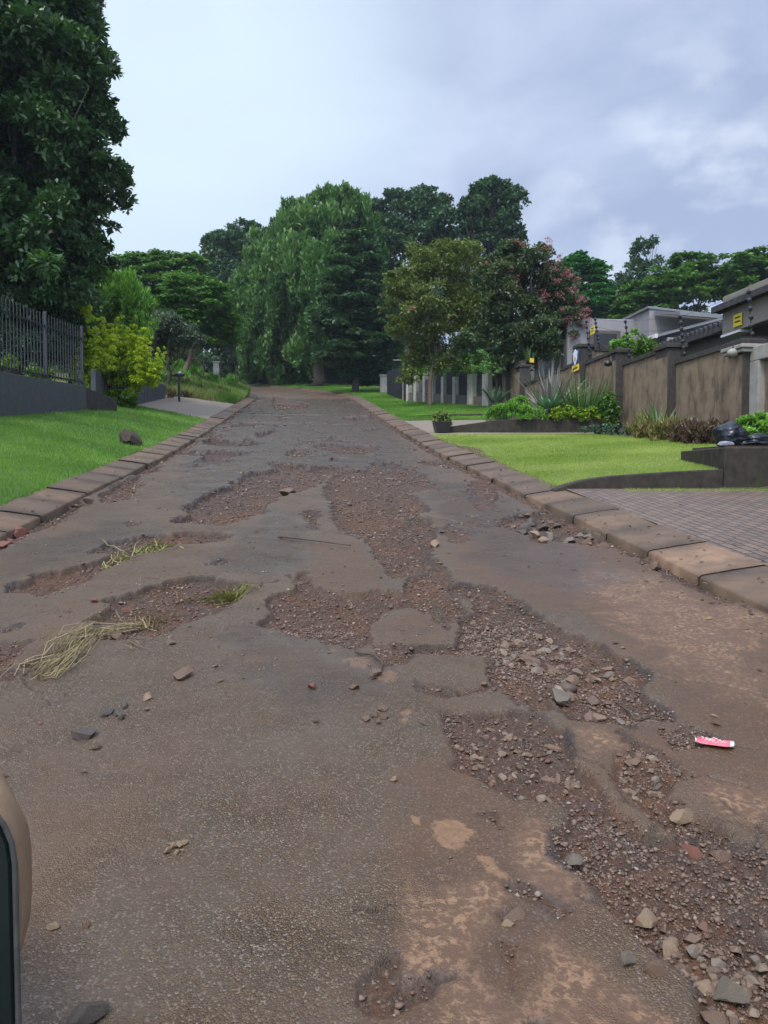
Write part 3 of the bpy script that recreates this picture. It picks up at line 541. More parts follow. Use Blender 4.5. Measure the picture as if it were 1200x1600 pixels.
def low(s): return ' '.join('%g,%g,%s' % (float(q.split(',')[0])-9, float(q.split(',')[1])+.16*max(0, abs(float(q.split(',')[0])-190)-8), q.split(',')[2]) for q in s.split())
def sph(Y, s, sq=.8, seed=0):                      # crown lobes: photo circles set at real depth, each nearer or farther than the next
    r = np.random.default_rng(seed); o = []
    for q in s.split():
        x, y, c = [float(v) for v in q.split(',')]; rad = c*Y/F/math.cos(YAW); yy = Y+r.uniform(-1, 1)*rad*sq; o.append((at(x, y, yy), rad*yy/Y))
        if r.random() < .4: o.append((o[-1][0]+np.array([r.uniform(-.4, .4)*rad, rad*r.uniform(.7, 1.3), -.15*rad]), rad*.95))
    return o
def trunk(root, base, spheres, r0, mat, name='trunk', limbs=9, wob=.15, seed=0):
    r = np.random.default_rng(seed); m = MB(); base = np.array(base, float); cs = np.array([c for c, _ in spheres]); top = np.array([cs[:, 0].mean(), cs[:, 1].mean(), cs[:, 2].max()*.55+cs[:, 2].mean()*.45])
    P = [base-np.array([0, 0, .3])]+[base+(top-base)*t+r.normal(size=3)*wob*r0*np.array([3, 3, 0]) for t in np.linspace(.03, 1, 8)]
    m.tube(P, [r0*1.25, r0*1.1]+list(np.linspace(r0, r0*.25, 7)), 9)
    for j in r.permutation(len(cs))[:limbs]:
        c = cs[j]; k = r.integers(3, 7); s = P[k]; mid = s*.45+c*.55+np.array([0, 0, -.08*np.linalg.norm(c-s)])
        m.tube([s, s*.7+mid*.3, mid, c], [r0*.42, r0*.34, r0*.22, r0*.08], 6)
        for q in range(2): e = c+r.normal(size=3)*spheres[j][1]*.6; m.tube([mid, (mid+e)/2+r.normal(size=3)*.1, e], [r0*.14, r0*.10, r0*.03], 4)
    return m.build(name, mat, root, smooth=True)
def tree(name, label, cat, Y, lobes, base, r0, mat, bark, L, W, cover=1.0, style='broad', seed=1, group=None, limbs=9, clump=.34, inner=.25, sq=.8, basez=None, **kw):
    s = sph(Y, lobes, sq, seed); b = at(base[0], base[1], Y); b[2] = H(b[0], b[1]) if basez is None else basez
    root = thing(name, label, cat, b, group); trunk(root, b, s, r0, bark, seed=seed, limbs=limbs); leaves('crown', root, mat, s, L, W, cover, seed, clump, inner, style, **kw); return root, s
LDARK = leafmat('leaf_dark_gloss', (0.038, 0.081, 0.032), (0.061, 0.131, 0.043), (0.130, 0.237, 0.078), .22, .38, .45)
LMID = leafmat('leaf_mid', (0.058, 0.124, 0.028), (0.092, 0.192, 0.037), (0.181, 0.307, 0.058), .3)
LBRI = leafmat('leaf_bright', (0.046, 0.112, 0.023), (0.085, 0.190, 0.037), (0.177, 0.297, 0.068), .32)
LDEEP = leafmat('leaf_deep', (0.031, 0.070, 0.032), (0.051, 0.106, 0.044), (0.101, 0.179, 0.069), .25)
LBLUE = leafmat('leaf_blue_green', (0.039, 0.078, 0.052), (0.072, 0.127, 0.081), (0.143, 0.215, 0.143), .25)
LLIME = leafmat('leaf_lime', (.26, .40, .02), (.48, .58, .03), (.68, .70, .08), .35)
LLIMED = leafmat('leaf_lime_under', (.055, .13, .012), (.14, .25, .014), (.32, .42, .02), .3)
LBAM = leafmat('leaf_bamboo', (0.092, 0.220, 0.030), (0.169, 0.355, 0.051), (0.321, 0.524, 0.101), .35)
LOLIVE = leafmat('leaf_olive', (0.082, 0.116, 0.030), (0.139, 0.182, 0.045), (0.253, 0.288, 0.075), .3)
LGREY = leafmat('leaf_grey', (0.067, 0.098, 0.067), (0.113, 0.149, 0.105), (0.194, 0.239, 0.164), .25)
LMYR = leafmat('leaf_myrtle', (0.041, 0.076, 0.034), (0.071, 0.110, 0.043), (0.166, 0.162, 0.070), .25)
LPINK = leafmat('flower_pink', (.28, .09, .11), (.42, .16, .19), (.55, .30, .31), .3)
LBROWN = leafmat('leaf_brown', (.05, .05, .03), (.085, .075, .045), (.13, .11, .07), .3)
LSTRAP = leafmat('strap_green', (0.058, 0.117, 0.033), (0.098, 0.182, 0.052), (0.195, 0.286, 0.104), .25)
LPHOR = leafmat('strap_grey_purple', (.12, .11, .11), (.21, .195, .18), (.36, .34, .29), .2)
LAGAV = leafmat('agave_green', (.09, .19, .11), (.13, .26, .15), (.22, .36, .22), .25)
LBROM = leafmat('strap_yellow_red', (.13, .07, .03), (.18, .17, .05), (.34, .32, .10), .25)
LRED = leafmat('leaf_maroon', (0.054, 0.026, 0.024), (0.102, 0.060, 0.038), (0.156, 0.132, 0.060), .2)

# left side trees
tree('tree', 'huge dark glossy-leaved tree towering over the fence at the left edge', 'tree', 27, '-70,60,120 30,20,95 95,55,55 118,120,55 60,150,90 138,188,45 80,230,80 10,270,100 125,262,50 95,335,58 30,380,85 105,385,45 70,445,55 -70,200,150 -70,400,130 10,470,45 10,-70,110 150,180,28 120,410,30 130,325,35 70,-30,60', (10, 640), .35, LDARK, BARK, .26, .12, 1.15, seed=3, limbs=14, clump=.30)
tree('tree', 'thin brown-leaved tree peeking above the huge dark tree at the top left', 'tree', 31, '122,8,26 148,28,13 138,-10,20 105,-10,22', (60, 620), .16, LBROWN, BARK, .12, .05, .45, seed=5, clump=.3)
HB = [(at(-15, 545, 26.5)-np.array([1.5, 0, 0]), 1.5), (at(25, 520, 27), 1.4), (at(70, 535, 27.3), 1.25), (at(105, 545, 27.5), .9), (at(60, 495, 28), 1.2), (at(0, 490, 28), 1.3), (at(115, 515, 28), .8)]
root = thing('hedge', 'dark overgrown hedge right behind the tall dark palisade fence', 'hedge', (HB[1][0][0], HB[1][0][1], H(HB[1][0][0], HB[1][0][1]))); leaves('foliage', root, LDEEP, HB, .16, .08, 1.1, 6)
tree('shrub', 'yellow-green drooping shrub spilling over the far end of the fence', 'shrub', 28.2, '106,478,24 122,496,18 92,486,20 118,470,16', (110, 590), .07, LLIME, BARK, .20, .05, .7, 'droop', 7, tint0=.1, tint1=.75)
tree('bamboo', 'feathery light green bamboo clump behind the fence end', 'bamboo', 36, '180,468,34 145,478,28 212,492,30 168,450,22 196,470,28 160,500,32 208,520,26 185,515,30', (178, 600), .1, LBAM, BARKP, .34, .055, .8, 'up', 8, limbs=10)
tree('tree', 'medium green tree with a wide level top behind the bamboo', 'tree', 62, '210,432,30 255,420,26 298,432,30 180,438,20 240,455,38 310,462,34 270,445,34 275,500,40 215,500,40 235,412,14 285,412,14', (250, 590), .25, LMID, BARK, .36, .20, 1.0, 'flat', 9)
tree('tree', 'acacia-like tree with flat layered branches over the wild bank', 'tree', 48, '300,470,38 335,498,30 268,488,26 352,528,22 318,530,30 280,455,22 330,470,25 365,505,16 290,505,25', (284, 605), .17, LBRI, BARKP, .26, .12, .9, 'flat', 10, clump=.4)
tree('tree', 'small silvery grey-green tree above the mailbox', 'tree', 41.5, '262,510,24 240,522,22 288,528,20 268,530,24 300,520,14 232,545,18', (262, 600), .09, LGREY, BARK, .17, .08, .85, 'broad', 11)
tree('tree', 'rounded dark tree with billowing clumps behind the left bank', 'tree', 93, '370,375,30 345,390,24 400,380,26 335,405,18 392,410,32 352,425,34 372,455,40 395,490,40 350,470,30 385,540,40 355,520,30 410,420,26', (378, 595), .4, LDEEP, BARK, .44, .26, 1.1, 'broad', 12, clump=.42)
tree('tree', 'tallest bright green tree with upright plumes at the head of the road', 'tree', 74, '520,335,32 480,352,34 455,338,20 532,312,18 560,335,26 500,320,18 545,345,34 495,400,55 550,395,50 450,375,26 520,440,60 460,430,45 480,490,55 530,500,55 505,545,45 465,350,20 575,360,22 445,420,30 515,305,12 548,310,13 470,325,12', (492, 605), .5, LBRI, BARK, .52, .18, 1.0, 'up', 13, clump=.36, limbs=12)
tree('tree', 'broad leafy green tree left of the tallest one reaching down to the road', 'tree', 78, '425,395,32 405,420,28 440,440,38 400,465,36 440,490,46 405,515,42 450,540,44 410,560,36 445,575,30 390,500,25 430,370,18 395,570,25', (432, 603), .4, LBRI, BARK, .46, .20, 1.15, 'up', 14, clump=.36)
tree('tree', 'dark tree with a level top just right of the tallest tree', 'tree', 86, '620,330,28 660,322,26 590,340,26 685,330,22 640,360,40 680,365,32 600,385,42 650,410,50 645,312,14 672,305,12 607,312,14 700,395,30', (640, 600), .45, LDEEP, BARK, .46, .26, 1.0, 'broad', 15, clump=.36)
tree('tree', 'dark conical tree standing on the verge with a bare lower trunk', 'tree', 60, '555,405,36 545,440,38 572,465,42 540,495,42 575,515,40 555,545,40 590,555,34 530,550,30 568,580,26 600,520,26 545,580,22 560,380,22 597,585,20', (556, 612), .26, LDEEP, BARK, .36, .18, 1.05, 'flat', 16, clump=.36)
tree('tree', 'isolated tall dark treetop rising at the right of the grove', 'tree', 78, '765,312,28 738,325,20 790,302,20 806,312,18 775,345,32 800,345,20 735,350,22 755,375,32 770,290,12 722,330,12 745,300,12 800,375,20 760,430,55', (765, 600), .4, LDEEP, BARK, .44, .24, .95, 'broad', 17, clump=.36)
# street tree, myrtle and trees behind the houses on the right
tree('street_tree', 'airy olive-green tree with a slim trunk on the right verge', 'tree', 38.7, '690,396,22 655,412,26 725,410,30 635,445,30 690,440,36 740,445,32 612,470,20 665,480,38 720,490,38 770,480,22 640,520,30 690,530,36 740,530,26 618,510,16 655,560,24 640,590,16 700,570,26 760,510,18 610,440,14', (672, 637), .10, LOLIVE, BARKP, .18, .08, .50, 'broad', 18, clump=.36, inner=.45, limbs=18)
rt, ms = tree('flowering_tree', 'dark crepe myrtle with pink flower clusters behind the right wall', 'tree', 36, '800,405,26 830,418,30 862,438,26 780,445,34 840,478,46 888,485,22 800,505,46 872,520,30 760,530,26 840,540,36 795,390,14 850,400,16 770,415,18 895,520,20 885,455,16 730,545,25 800,560,30', (842, 620), .11, LMYR, BARKP, .19, .085, .8, 'broad', 19, clump=.36, limbs=14)
fl = sph(36, '803,388,5 812,396,6 832,400,5 850,396,6 868,414,7 880,436,7 843,466,6 842,476,5 800,440,4 776,432,4 792,428,4 868,470,6 886,462,7 900,478,8 896,500,7 905,515,6 880,508,6 862,446,5 846,420,4 820,412,4 886,530,6 850,384,5 908,490,6 872,490,5 640,488,3 755,420,4 895,445,5 910,505,6 858,430,5', .3, 4)
leaves('flower', rt, LPINK, [(c-np.array([0, .7, 0]), r_*1.25) for c, r_ in fl], .065, .045, .11, 20, clump=.5, tint0=.0)
tree('tree', 'bright green rounded tree behind the grey house at its left end', 'tree', 64, '900,420,24 930,438,24 880,432,22 922,470,28 890,480,30 945,465,14 905,405,12 935,415,10 870,470,30 925,500,25', (905, 600), .3, leafmat('leaf_fresh', (0.025, 0.105, 0.025), (0.042, 0.161, 0.036), (0.084, 0.238, 0.056), .3), BARK, .36, .2, 1.0, 'flat', 21)
tree('tree', 'sparse open-crowned tree showing sky between its branches', 'tree', 78, '1008,392,15 1022,378,9 992,420,16 1014,425,18 985,445,22 1030,408,9 1000,380,8 1005,455,22', (1004, 600), .25, LDEEP, BARK, .36, .18, .5, 'broad', 22, clump=.34)
tree('tree', 'wide spreading tree directly above the grey gabled roof', 'tree', 62, '1078,428,30 1040,448,30 1112,420,24 1000,468,28 1060,465,36 1100,460,36 1020,485,26 1085,405,12 1060,412,14 980,490,25 1130,450,25', (1062, 590), .35, LMID, BARK, .38, .20, .95, 'flat', 23, clump=.38)
tree('tree', 'wide spreading tree at the right edge above the dark tiled roof', 'tree', 60, '1150,418,24 1185,410,26 1170,440,34 1205,440,36 1140,450,28 1190,470,34 1225,415,32 1150,475,24 1165,402,10', (1185, 590), .35, LMID, BARK, .38, .20, .85, 'flat', 24, clump=.38)
# far wood that closes the view
r_ = np.random.default_rng(9); fw = [(np.array([x, 96+r_.uniform(-5, 12)+abs(x)*.1, 11.5+r_.uniform(.5, 4.5)]), r_.uniform(3.0, 4.6)) for x in np.arange(-70, 76, 3.4)]; fw += [(c+np.array([r_.uniform(-2, 2), 4, r_.uniform(7, 9.5)]), q*r_.uniform(.8, 1)) for c, q in fw]
tag(leaves('woods', None, LDEEP, fw, .7, .42, 1.0, 25, inner=.1), 'dark mass of far woods closing the view under the trees', 'woods', kind='stuff')
hb = [(np.array([x, y, H(x, y)+.9]), 1.15) for x, y in zip(np.linspace(9.3, 13.2, 7)-.2, np.linspace(54, 42, 7))]
root = thing('hedge', 'dark hedge behind the row of pale concrete posts', 'hedge', (hb[3][0][0], hb[3][0][1], H(hb[3][0][0], hb[3][0][1]))); leaves('foliage', root, LMID, hb+[(c+np.array([1.5, .5, .8]), 1.3) for c, r_ in hb], .2, .1, 1.0, 26)
us = [(np.array([x, y, float(H(x, y))+.7]), rr) for x, y, rr in ((-15, 80, 1.4), (-12.5, 74, 1.5), (-11, 68, 1.6), (-13, 60, 1.6), (-12.5, 53, 1.4), (-14, 47, 1.5))]
for i, (c, rr) in enumerate(us):
    b = (c[0], c[1], H(c[0], c[1])); t = thing('shrub', ['dense green shrub at the crest where the road bends left', 'second shrub from the road bend along the top of the left bank', 'third shrub from the road bend along the top of the left bank', 'shrub on the bank top below the rounded dark tree', 'shrub on the bank behind the acacia trunk', 'shrub at the left end of the bank top behind the silvery tree'][i], 'shrub', b, 'shrubs along the top of the bank'); leaves('foliage', t, LMID if i % 2 else LOLIVE, [(c, rr), (c+np.array([.8, .3, -.2]), rr*.7)], .2, .09, .9, 40+i)

# yellow duranta shrub on the lawn corner, low hedge under it
b = G(180, 632); Yd = float(b[1])
root = thing('shrub', 'bright yellow-green shrub with bare dark stems at the corner of the left lawn', 'shrub', b)
ds = sph(Yd, low('187,540,20 205,552,18 165,550,16 225,560,16 140,558,12 187,556,24 160,560,22 215,565,24 140,568,16 236,580,17 190,575,26 165,582,20 215,590,20 150,550,14 200,540,16'), .7, 31)
leaves('foliage', root, LLIMED, ds, .085, .045, 1.0, 32, tint0=.25)
tips = sph(Yd, low('187,548,20 203,552,18 218,562,16 168,556,18 232,575,14 150,562,14 178,565,18 205,572,18 190,580,16 160,575,14 225,590,12 135,572,10 190,530,9 202,535,9 195,545,12 166,545,11 150,548,9 178,552,13 213,548,10 228,556,10 240,570,10 135,560,9 208,560,13 190,560,14 245,585,8 162,560,11 225,572,11'), .9, 33)
sp = []
for c, r0 in tips:
    sp.append((c, r0*.9))
    for q in range(3):
        o = np.array([random.uniform(-1, 1)*r0*1.2, random.uniform(-1, 1)*r0*1.2, 0])
        for t in np.linspace(0, 1, 6): sp.append((c+o*(1+.9*t)+np.array([0, 0, (t-.3)*r0*4.0]), r0*(.40-.28*t)))
leaves('new_growth', root, LLIME, sp, .085, .045, 1.0, 34, clump=.5, inner=.4, tint0=.15)
m = MB()
for q in range(7):
    a = random.uniform(0, 6.28); e = ds[q % len(ds)][0]; s0 = b+np.array([math.cos(a)*.16, math.sin(a)*.16, -.1]); m.tube([s0, s0*.6+e*.4+np.array([0, 0, .1]), e], [.045, .035, .015], 6)
m.build('stem', BARK, root, smooth=True)
hs = sph(Yd-.4, '168,622,10 185,624,12 202,622,10 178,632,9 196,632,9 158,630,8', .8, 35)
root = thing('hedge', 'low clipped green hedge at the foot of the yellow-green shrub', 'hedge', (b[0], b[1]-.4, H(b[0], b[1]-.4))); leaves('foliage', root, LLIMED, hs, .07, .04, 1.1, 36, clump=.4, tint1=.7)

# ------------------------------------------------------------------ left fence, walls, mailbox, rock
PA, PB = G(0, 650), G(130, 640); dv = (PB-PA)/np.linalg.norm((PB-PA)[:2]); LN = float(np.linalg.norm((PB-PA)[:2]))
zt0, zt1 = onL(0, 582, PA, PB)[2], onL(128, 603, PA, PB)[2]; ft0, ft1 = onL(0, 463, PA, PB)[2], onL(128, 513, PA, PB)[2]
pt = lambda s: PA[:2]+dv[:2]*s
lz = lambda a, b_, s: a+(b_-a)*s/LN
S0 = -9.0
w = MB(); w.slab(pt(S0), pt(LN), .22, [lz(PA[2], PB[2], S0)-.5, PB[2]-.5], [lz(zt0, zt1, S0), zt1])
root = thing('garden_wall', 'low blue-grey painted wall with brown stains left of the lawn', 'wall', (*pt(LN/2), PA[2]-.3)); w.build('wall', GREYW, root, .012)
e2 = PB+np.array([.55, 1.5, .15]); w = MB(); w.slab(PB[:2]+dv[:2]*.11, e2[:2], .2, [PB[2]-.5]*2, [zt1-.05, zt1-.22]); w.build('return', MOULD, root, .012)
froot = thing('palisade_fence', 'tall dark steel palisade fence standing on the low blue-grey wall', 'fence', (*pt(LN/2), zt0)); ps = [LN, LN*.5, 0, -2.9, -5.8, -8.7]
nrm = np.array([dv[1], -dv[0]])
for s in ps:
    p = pt(s); zb, zt = lz(zt0, zt1, s)-.25, lz(ft0, ft1, s)+.06
    m = MB(); d2 = dv[:2]*.04; n2 = nrm*.04; m.hexa([(*(p-d2-n2), zb), (*(p+d2-n2), zb), (*(p+d2+n2), zb), (*(p-d2+n2), zb)], [(*(p-d2-n2), zt), (*(p+d2-n2), zt), (*(p+d2+n2), zt), (*(p-d2+n2), zt)]); m.build('post', STEEL, froot, .004)
for s0, s1 in zip(ps[1:], ps[:-1]):
    m = MB(); n = int((s1-s0)/.19)
    for i in range(1, n):
        s = s0+(s1-s0)*i/n; p = pt(s)+nrm*.02; zb, zt = lz(zt0, zt1, s)+.06, lz(ft0, ft1, s)
        h = .017; m.hexa([(*(p-dv[:2]*h-nrm*.012), zb), (*(p+dv[:2]*h-nrm*.012), zb), (*(p+dv[:2]*h+nrm*.012), zb), (*(p-dv[:2]*h+nrm*.012), zb)], [(*(p-dv[:2]*h*.5-nrm*.008), zt), (*(p+dv[:2]*h*.5-nrm*.008), zt), (*(p+dv[:2]*h*.5+nrm*.008), zt), (*(p-dv[:2]*h*.5+nrm*.008), zt)])
    m.build('panel', STEEL, froot)
    for fr in (.07, .82):
        za, zc = [lz(zt0, zt1, s)*(1-fr)+lz(ft0, ft1, s)*fr for s in (s0, s1)]
        m = MB(); m.slab(pt(s0)-nrm*.015, pt(s1)-nrm*.015, .035, [za-.025, zc-.025], [za+.025, zc+.025]); m.build('rail', STEEL, froot)
# plants along the wall top
for i, (x, y, r0, lab) in enumerate(((70, 588, .22, 'small green plant growing on the grey wall top by the fence post'), (88, 590, .20, 'leafy plant on the grey wall top right of the fence post'), (32, 572, .22, 'trailing plant on the grey wall top at the left'))):
    p = onL(x, y, PA, PB)+np.array([-.3, .1, 0]); t = thing('plant', lab, 'plant', p-np.array([0, 0, r0]), 'plants along the grey wall top'); leaves('foliage', t, LLIMED, [(p, r0), (p+np.array([-.1, .3, .1]), r0*.8)], .09, .045, .8, 60+i)
# second wall behind the shrub
q0, q1 = at(146, 615, 26.3), at(256, 624, 39.5); q1[2] = H(q1[0], q1[1]); za, zb = onL(146, 578, q0, q1)[2], onL(254, 600, q0, q1)[2]
root = thing('garden_wall', 'grey ribbed wall behind the yellow-green shrub along the gravel drive', 'wall', (*((q0+q1)/2)[:2], q0[2]-.4)); m = MB(); m.slab(q0, q1, .16, [q0[2]-1, q1[2]-.3], [za, zb]); m.build('wall', GREYW, root, .01)
m = MB()
dd = (q1-q0)[:2]/np.linalg.norm((q1-q0)[:2]); nn = np.array([dd[1], -dd[0]])
for s in np.arange(.3, np.linalg.norm((q1-q0)[:2]), .32):
    p = q0[:2]+dd*s+nn*.085; f_ = s/np.linalg.norm((q1-q0)[:2]); zc = za+(zb-za)*f_; m.slab(p-dd*.05, p+dd*.05, .03, [zc-1.1]*2, [zc-.06]*2)
m.build('rib', GREYW, root)
# letterbox-like post
p = G(280, 628); hgt = 43*p[1]/F
root = thing('garden_lamp', 'black post lamp with a wide flat cap on the left grass bank', 'lamp', p); MB().tube([p-np.array([0, 0, .1]), p+np.array([0, 0, hgt-.12])], .055, 8).build('post', BLACKP, root, smooth=False)
MB().lathe(p, [(hgt-.16, .03), (hgt-.14, .26), (hgt-.07, .28), (hgt, .2), (hgt+.02, .03)][0:0] or [(.03, hgt-.2), (.22, hgt-.15), (.28, hgt-.09), (.27, hgt-.04), (.12, hgt+.02), (.02, hgt+.03)], 18).build('cap', BLACKP, root, smooth=True)
MB().ball(p+np.array([.06, -.08, hgt+.03]), .09, 8, (1, 1, .5)).build('cap_highlight', WHITE, root, smooth=True)  # white blob painting the bright highlight on top of the cap
p = at(338, 590, 62); p[2] = H(p[0], p[1]); m = MB(); m.box(p[0]-.22, p[0]+.22, p[1]-.2, p[1]+.2, p[2]-.3, p[2]+1.6); root = thing('gate_pillar', 'small pale pillar standing among shrubs at the back of the bank', 'pillar', p); m.build('shaft', CONC, root, .02); MB().box(p[0]-.28, p[0]+.28, p[1]-.26, p[1]+.26, p[2]+1.6, p[2]+1.7).build('cap', CONC, root, .02)
# wire fence posts on the bank
for i, x in enumerate((236, 262, 318, 345, 368)):
    p = at(x, 590, 52); p[2] = H(p[0], p[1]); m = MB(); m.tube([p-np.array([0, 0, .2]), p+np.array([.03, 0, 1.75])], .05, 6); tag(m.build('fence_post', WOODS if i % 2 else BARKP), ['thin wooden post on the bank left of the silvery tree', 'thin wooden post on the bank under the silvery tree', 'thin wooden post on the bank right of the acacia trunk', 'thin wooden post on the bank right of the pale pillar', 'thin wooden post on the bank nearest the road bend'][i], 'post', 'thin posts on the bank')

# ------------------------------------------------------------------ right boundary wall
def Yat(x, y, X): return float(onX(x, y, X)[1])
WX = 10.0; ZC = {}
wroot = thing('boundary_wall', 'tall brown plastered wall with dark pillars and stepped copings on the right', 'wall', (WX, 22, 2.4))
def pillar(xa, xb, ytop, X=9.74, cap=True, extra=0):
    y1, y0 = Yat(xa, 600, X), Yat(xb, 600, X); zt = at(xb, ytop, y0)[2]; zb = H(WX, y0)-.4
    MB().box(X, WX+.22, y0, y1, zb, zt-.12).build('pillar', MOULD, wroot, .015); MB().box(X-.012, X-.001, y0+.02, y1-.02, zb, zt-.35).build('pillar_face', WALL, wroot)
    if cap: MB().box(X-.06, WX+.28, y0-.06, y1+.06, zt-.12, zt).build('capstone', MOULD, wroot, .02)
    return y0, y1, zt
PA_ = pillar(1137, 1160, 529); PB_ = pillar(1023, 1043, 536); PC_ = pillar(955, 962, 545); PD_ = pillar(897, 905, 537)
PE_ = pillar(806, 812, 569); PF_ = pillar(786, 790, 577); PG_ = pillar(774, 777, 583)
def panel(y0, y1, zt, X=9.98):
    zb = min(H(WX, y0), H(WX, y1))-.4; MB().box(X, WX+.18, y0, y1, zb, zt-.10).build('panel', WALL, wroot); MB().box(X-.05, WX+.22, y0+.003, y1-.003, zt-.10, zt+.02).build('coping', MOULD, wroot, .01)
    MB().box(X-.012, X-.001, y0, y0+.13, zb, zt-.101).build('dark_strip', MOULD, wroot)  # dark strip down the near edge of each panel
panel(PA_[1], PB_[0], 4.62); panel(PB_[1], PC_[0], 5.07); panel(PC_[1], PD_[0], 5.57)
zl = at(840, 590, 32)[2]; panel(PD_[1], PE_[0], zl); panel(PE_[1], PF_[0], at(798, 575, 37)[2]); panel(PF_[1], PG_[0], at(780, 580, 40)[2])
# gate frame right of the near pillar and wall going on out of frame
yg = PA_[0]; ztg = at(1185, 538, 15.9)[2]
MB().box(9.90, WX+.2, yg-7, yg, ztg-.32, ztg).build('lintel', CONC, wroot, .02); MB().box(9.90, WX+.2, yg-.35, yg-.002, 1.6, ztg-.322).build('jamb', CONC, wroot, .015); MB().box(10.05, WX+.18, yg-7, yg-.352, 1.4, ztg-.323).build('panel', WALL, wroot)
# return wall behind the sign pillar
MB().box(WX+.22, WX+2.6, PD_[0]+.02, PD_[0]+.28, 3, PD_[2]-.25).build('return', WALL, wroot); MB().box(WX+.283, WX+2.7, PD_[0]-.03, PD_[0]+.33, PD_[2]-.248, PD_[2]-.04).build('coping', MOULD, wroot, .01)
# capital and lamps
MB().box(9.66, 10.3, PA_[0]-.10, PA_[1]+.10, PA_[2]-.30, PA_[2]-.22).build('capital', CONC, wroot, .02); MB().box(9.62, 10.34, PA_[0]-.14, PA_[1]+.14, PA_[2]-.215, PA_[2]-.125).build('capital', CONC, wroot, .02)
def wlamp(yc, z, mat):
    o = MB().ball((9.62, yc, z), .13, 8, (1, 1, .75)).build('wall_lamp', mat, wroot, smooth=True); MB().tube([(9.62, yc, z+.08), (9.62, yc, z+.13), (9.75, yc, z+.13)], .03, 6).build('bracket', BLACKP, o)
wlamp((PA_[0]+PA_[1])/2-.1, at(1147, 549, PA_[0])[2], CONC); wlamp(PC_[1], at(948, 568, PC_[1])[2], BLACKP)
# sign board on its pillar
yD = (PD_[0]+PD_[1])/2; z1, z0 = at(893, 547, yD)[2], at(893, 580, yD)[2]; X = 9.70
sroot = thing('security_sign', 'blue and yellow sign with a white shield fixed to a wall pillar', 'sign', (X, yD, z0)); hwid = .34; zs = z0+(z1-z0)*.3
MB().box(X-.02, X, yD-hwid, yD+hwid, zs, z1).build('board', BLUE, sroot); MB().box(X-.02, X, yD-hwid, yD+hwid, z0, zs-.002).build('lower_panel', YELLOW, sroot)
zc = (zs+z1)/2; sh = [(X-.022, yD+a*.2, zc+b_*.3) for a, b_ in ((-1, .6), (0, 1), (1, .6), (1, -.2), (0, -1), (-1, -.2))]; MB().prism(sh, (-.006, 0, 0)).build('shield', SIGNW, sroot)
MB().tube([(X-.03, yD, zc-.05), (X-.034, yD, zc-.05)], .09, 12).build('emblem', plain('orange_mark', (.6, .4, .15), bump=0), sroot); MB().box(X-.026, X-.0205, yD-.27, yD+.27, z1-.14, z1-.05).build('lettering', plain('pale_blue_mark', (.35, .5, .62), bump=0), sroot)
MB().box(X-.026, X-.0205, yD-.24, yD+.24, z0+.08, z0+.14).build('lettering', plain('dark_letter', (.1, .08, .03), bump=0), sroot)
# electric fence poles
def epole(x, ytop, ybot, X, label, dx=0):
    b_ = onX(x, ybot, X); t_ = onX(x+dx, ytop, X); t_[1] = b_[1]; z1 = at(x, ytop, b_[1])[2]; root = thing('electric_fence_pole', label, 'pole', b_, 'electric fence poles along the wall')
    p1 = np.array([X-.16, b_[1], z1]); MB().tube([b_-np.array([0, 0, .25]), p1], .014, 6).build('rod', BLACKP, root); n = 7
    for i in range(n):
        c = b_+(p1-b_)*(i+.7)/n; d = (p1-b_)/np.linalg.norm(p1-b_); MB().tube([c-d*.06, c-d*.02, c+d*.02, c+d*.06], [.018, .05, .05, .018], 7).build('insulator', BLACKP, root)
    return b_, p1
E1 = [epole(*a) for a in ((1158, 500-28, 556, 10.1, 'electric fence pole nearest the right edge under the dark roof'), (1190, 470, 545, 10.15, 'electric fence pole at the very right edge of the photo')
      )] if False else []
EP = []
for a in ((1178, 452, 545, 10.1, 'electric fence pole at the right edge in front of the beige beam', -8), (1070, 492, 560, 10.1, 'electric fence pole standing against the grey gabled house', -8), (984, 500, 562, 10.1, 'electric fence pole above the panel left of the gabled house', -8), (936, 497, 540, 10.4, 'electric fence pole rising in front of the plain grey house wall', -2), (922, 500, 560, 10.1, 'electric fence pole just right of the blue and yellow sign', -4)):
    EP.append(epole(*a))
EP.sort(key=lambda e: e[0][1])
for k in (0, 2, 4, 6):
    m = MB()
    for (b0, t0), (b1, t1) in zip(EP[:-1], EP[1:]): m.tube([b0+(t0-b0)*(k+.7)/7, b1+(t1-b1)*(k+.7)/7], .004, 4)
    tag(m.build('fence_wire', STEEL), 'thin electric fence wire strung between the black poles above the right wall', 'wire', 'electric fence wires')
for x, y, s, lab, Yd_ in ((1153, 500, .2, 'yellow warning sign on the beige beam under the dark roof', None), (926, 516, .16, 'yellow warning sign on the wires in front of the grey house', 24.6), (831, 563, .10, 'small yellow sign beside the yucca on the far wall', 35.0), (801, 556, .13, 'small yellow sign in the dark gap left of the yucca', 39.0)):
    if Yd_ is None: Xs = 11.42; p = onX(x, y, Xs)
    else: p = at(x, y, Yd_)
    root = thing('warning_sign', lab, 'sign', p-np.array([0, 0, s]), 'yellow warning signs')
    MB().box(p[0]-.012, p[0], p[1]-s, p[1]+s, p[2]-s*.8, p[2]+s*.8).build('board', YELLOW, root) if Yd_ is None or Yd_ < 30 else MB().box(p[0]-s, p[0]+s, p[1]-.012, p[1], p[2]-s, p[2]+s).build('board', YELLOW, root)
    if Yd_ is None or Yd_ < 30:
        for j, (a, c) in enumerate(((.25, .45), (-.3, -.1))): MB().box(p[0]-.016, p[0]-.0125, p[1]-s*.65, p[1]+s*.65, p[2]+s*a, p[2]+s*c).build('lettering', BLACKP, root)

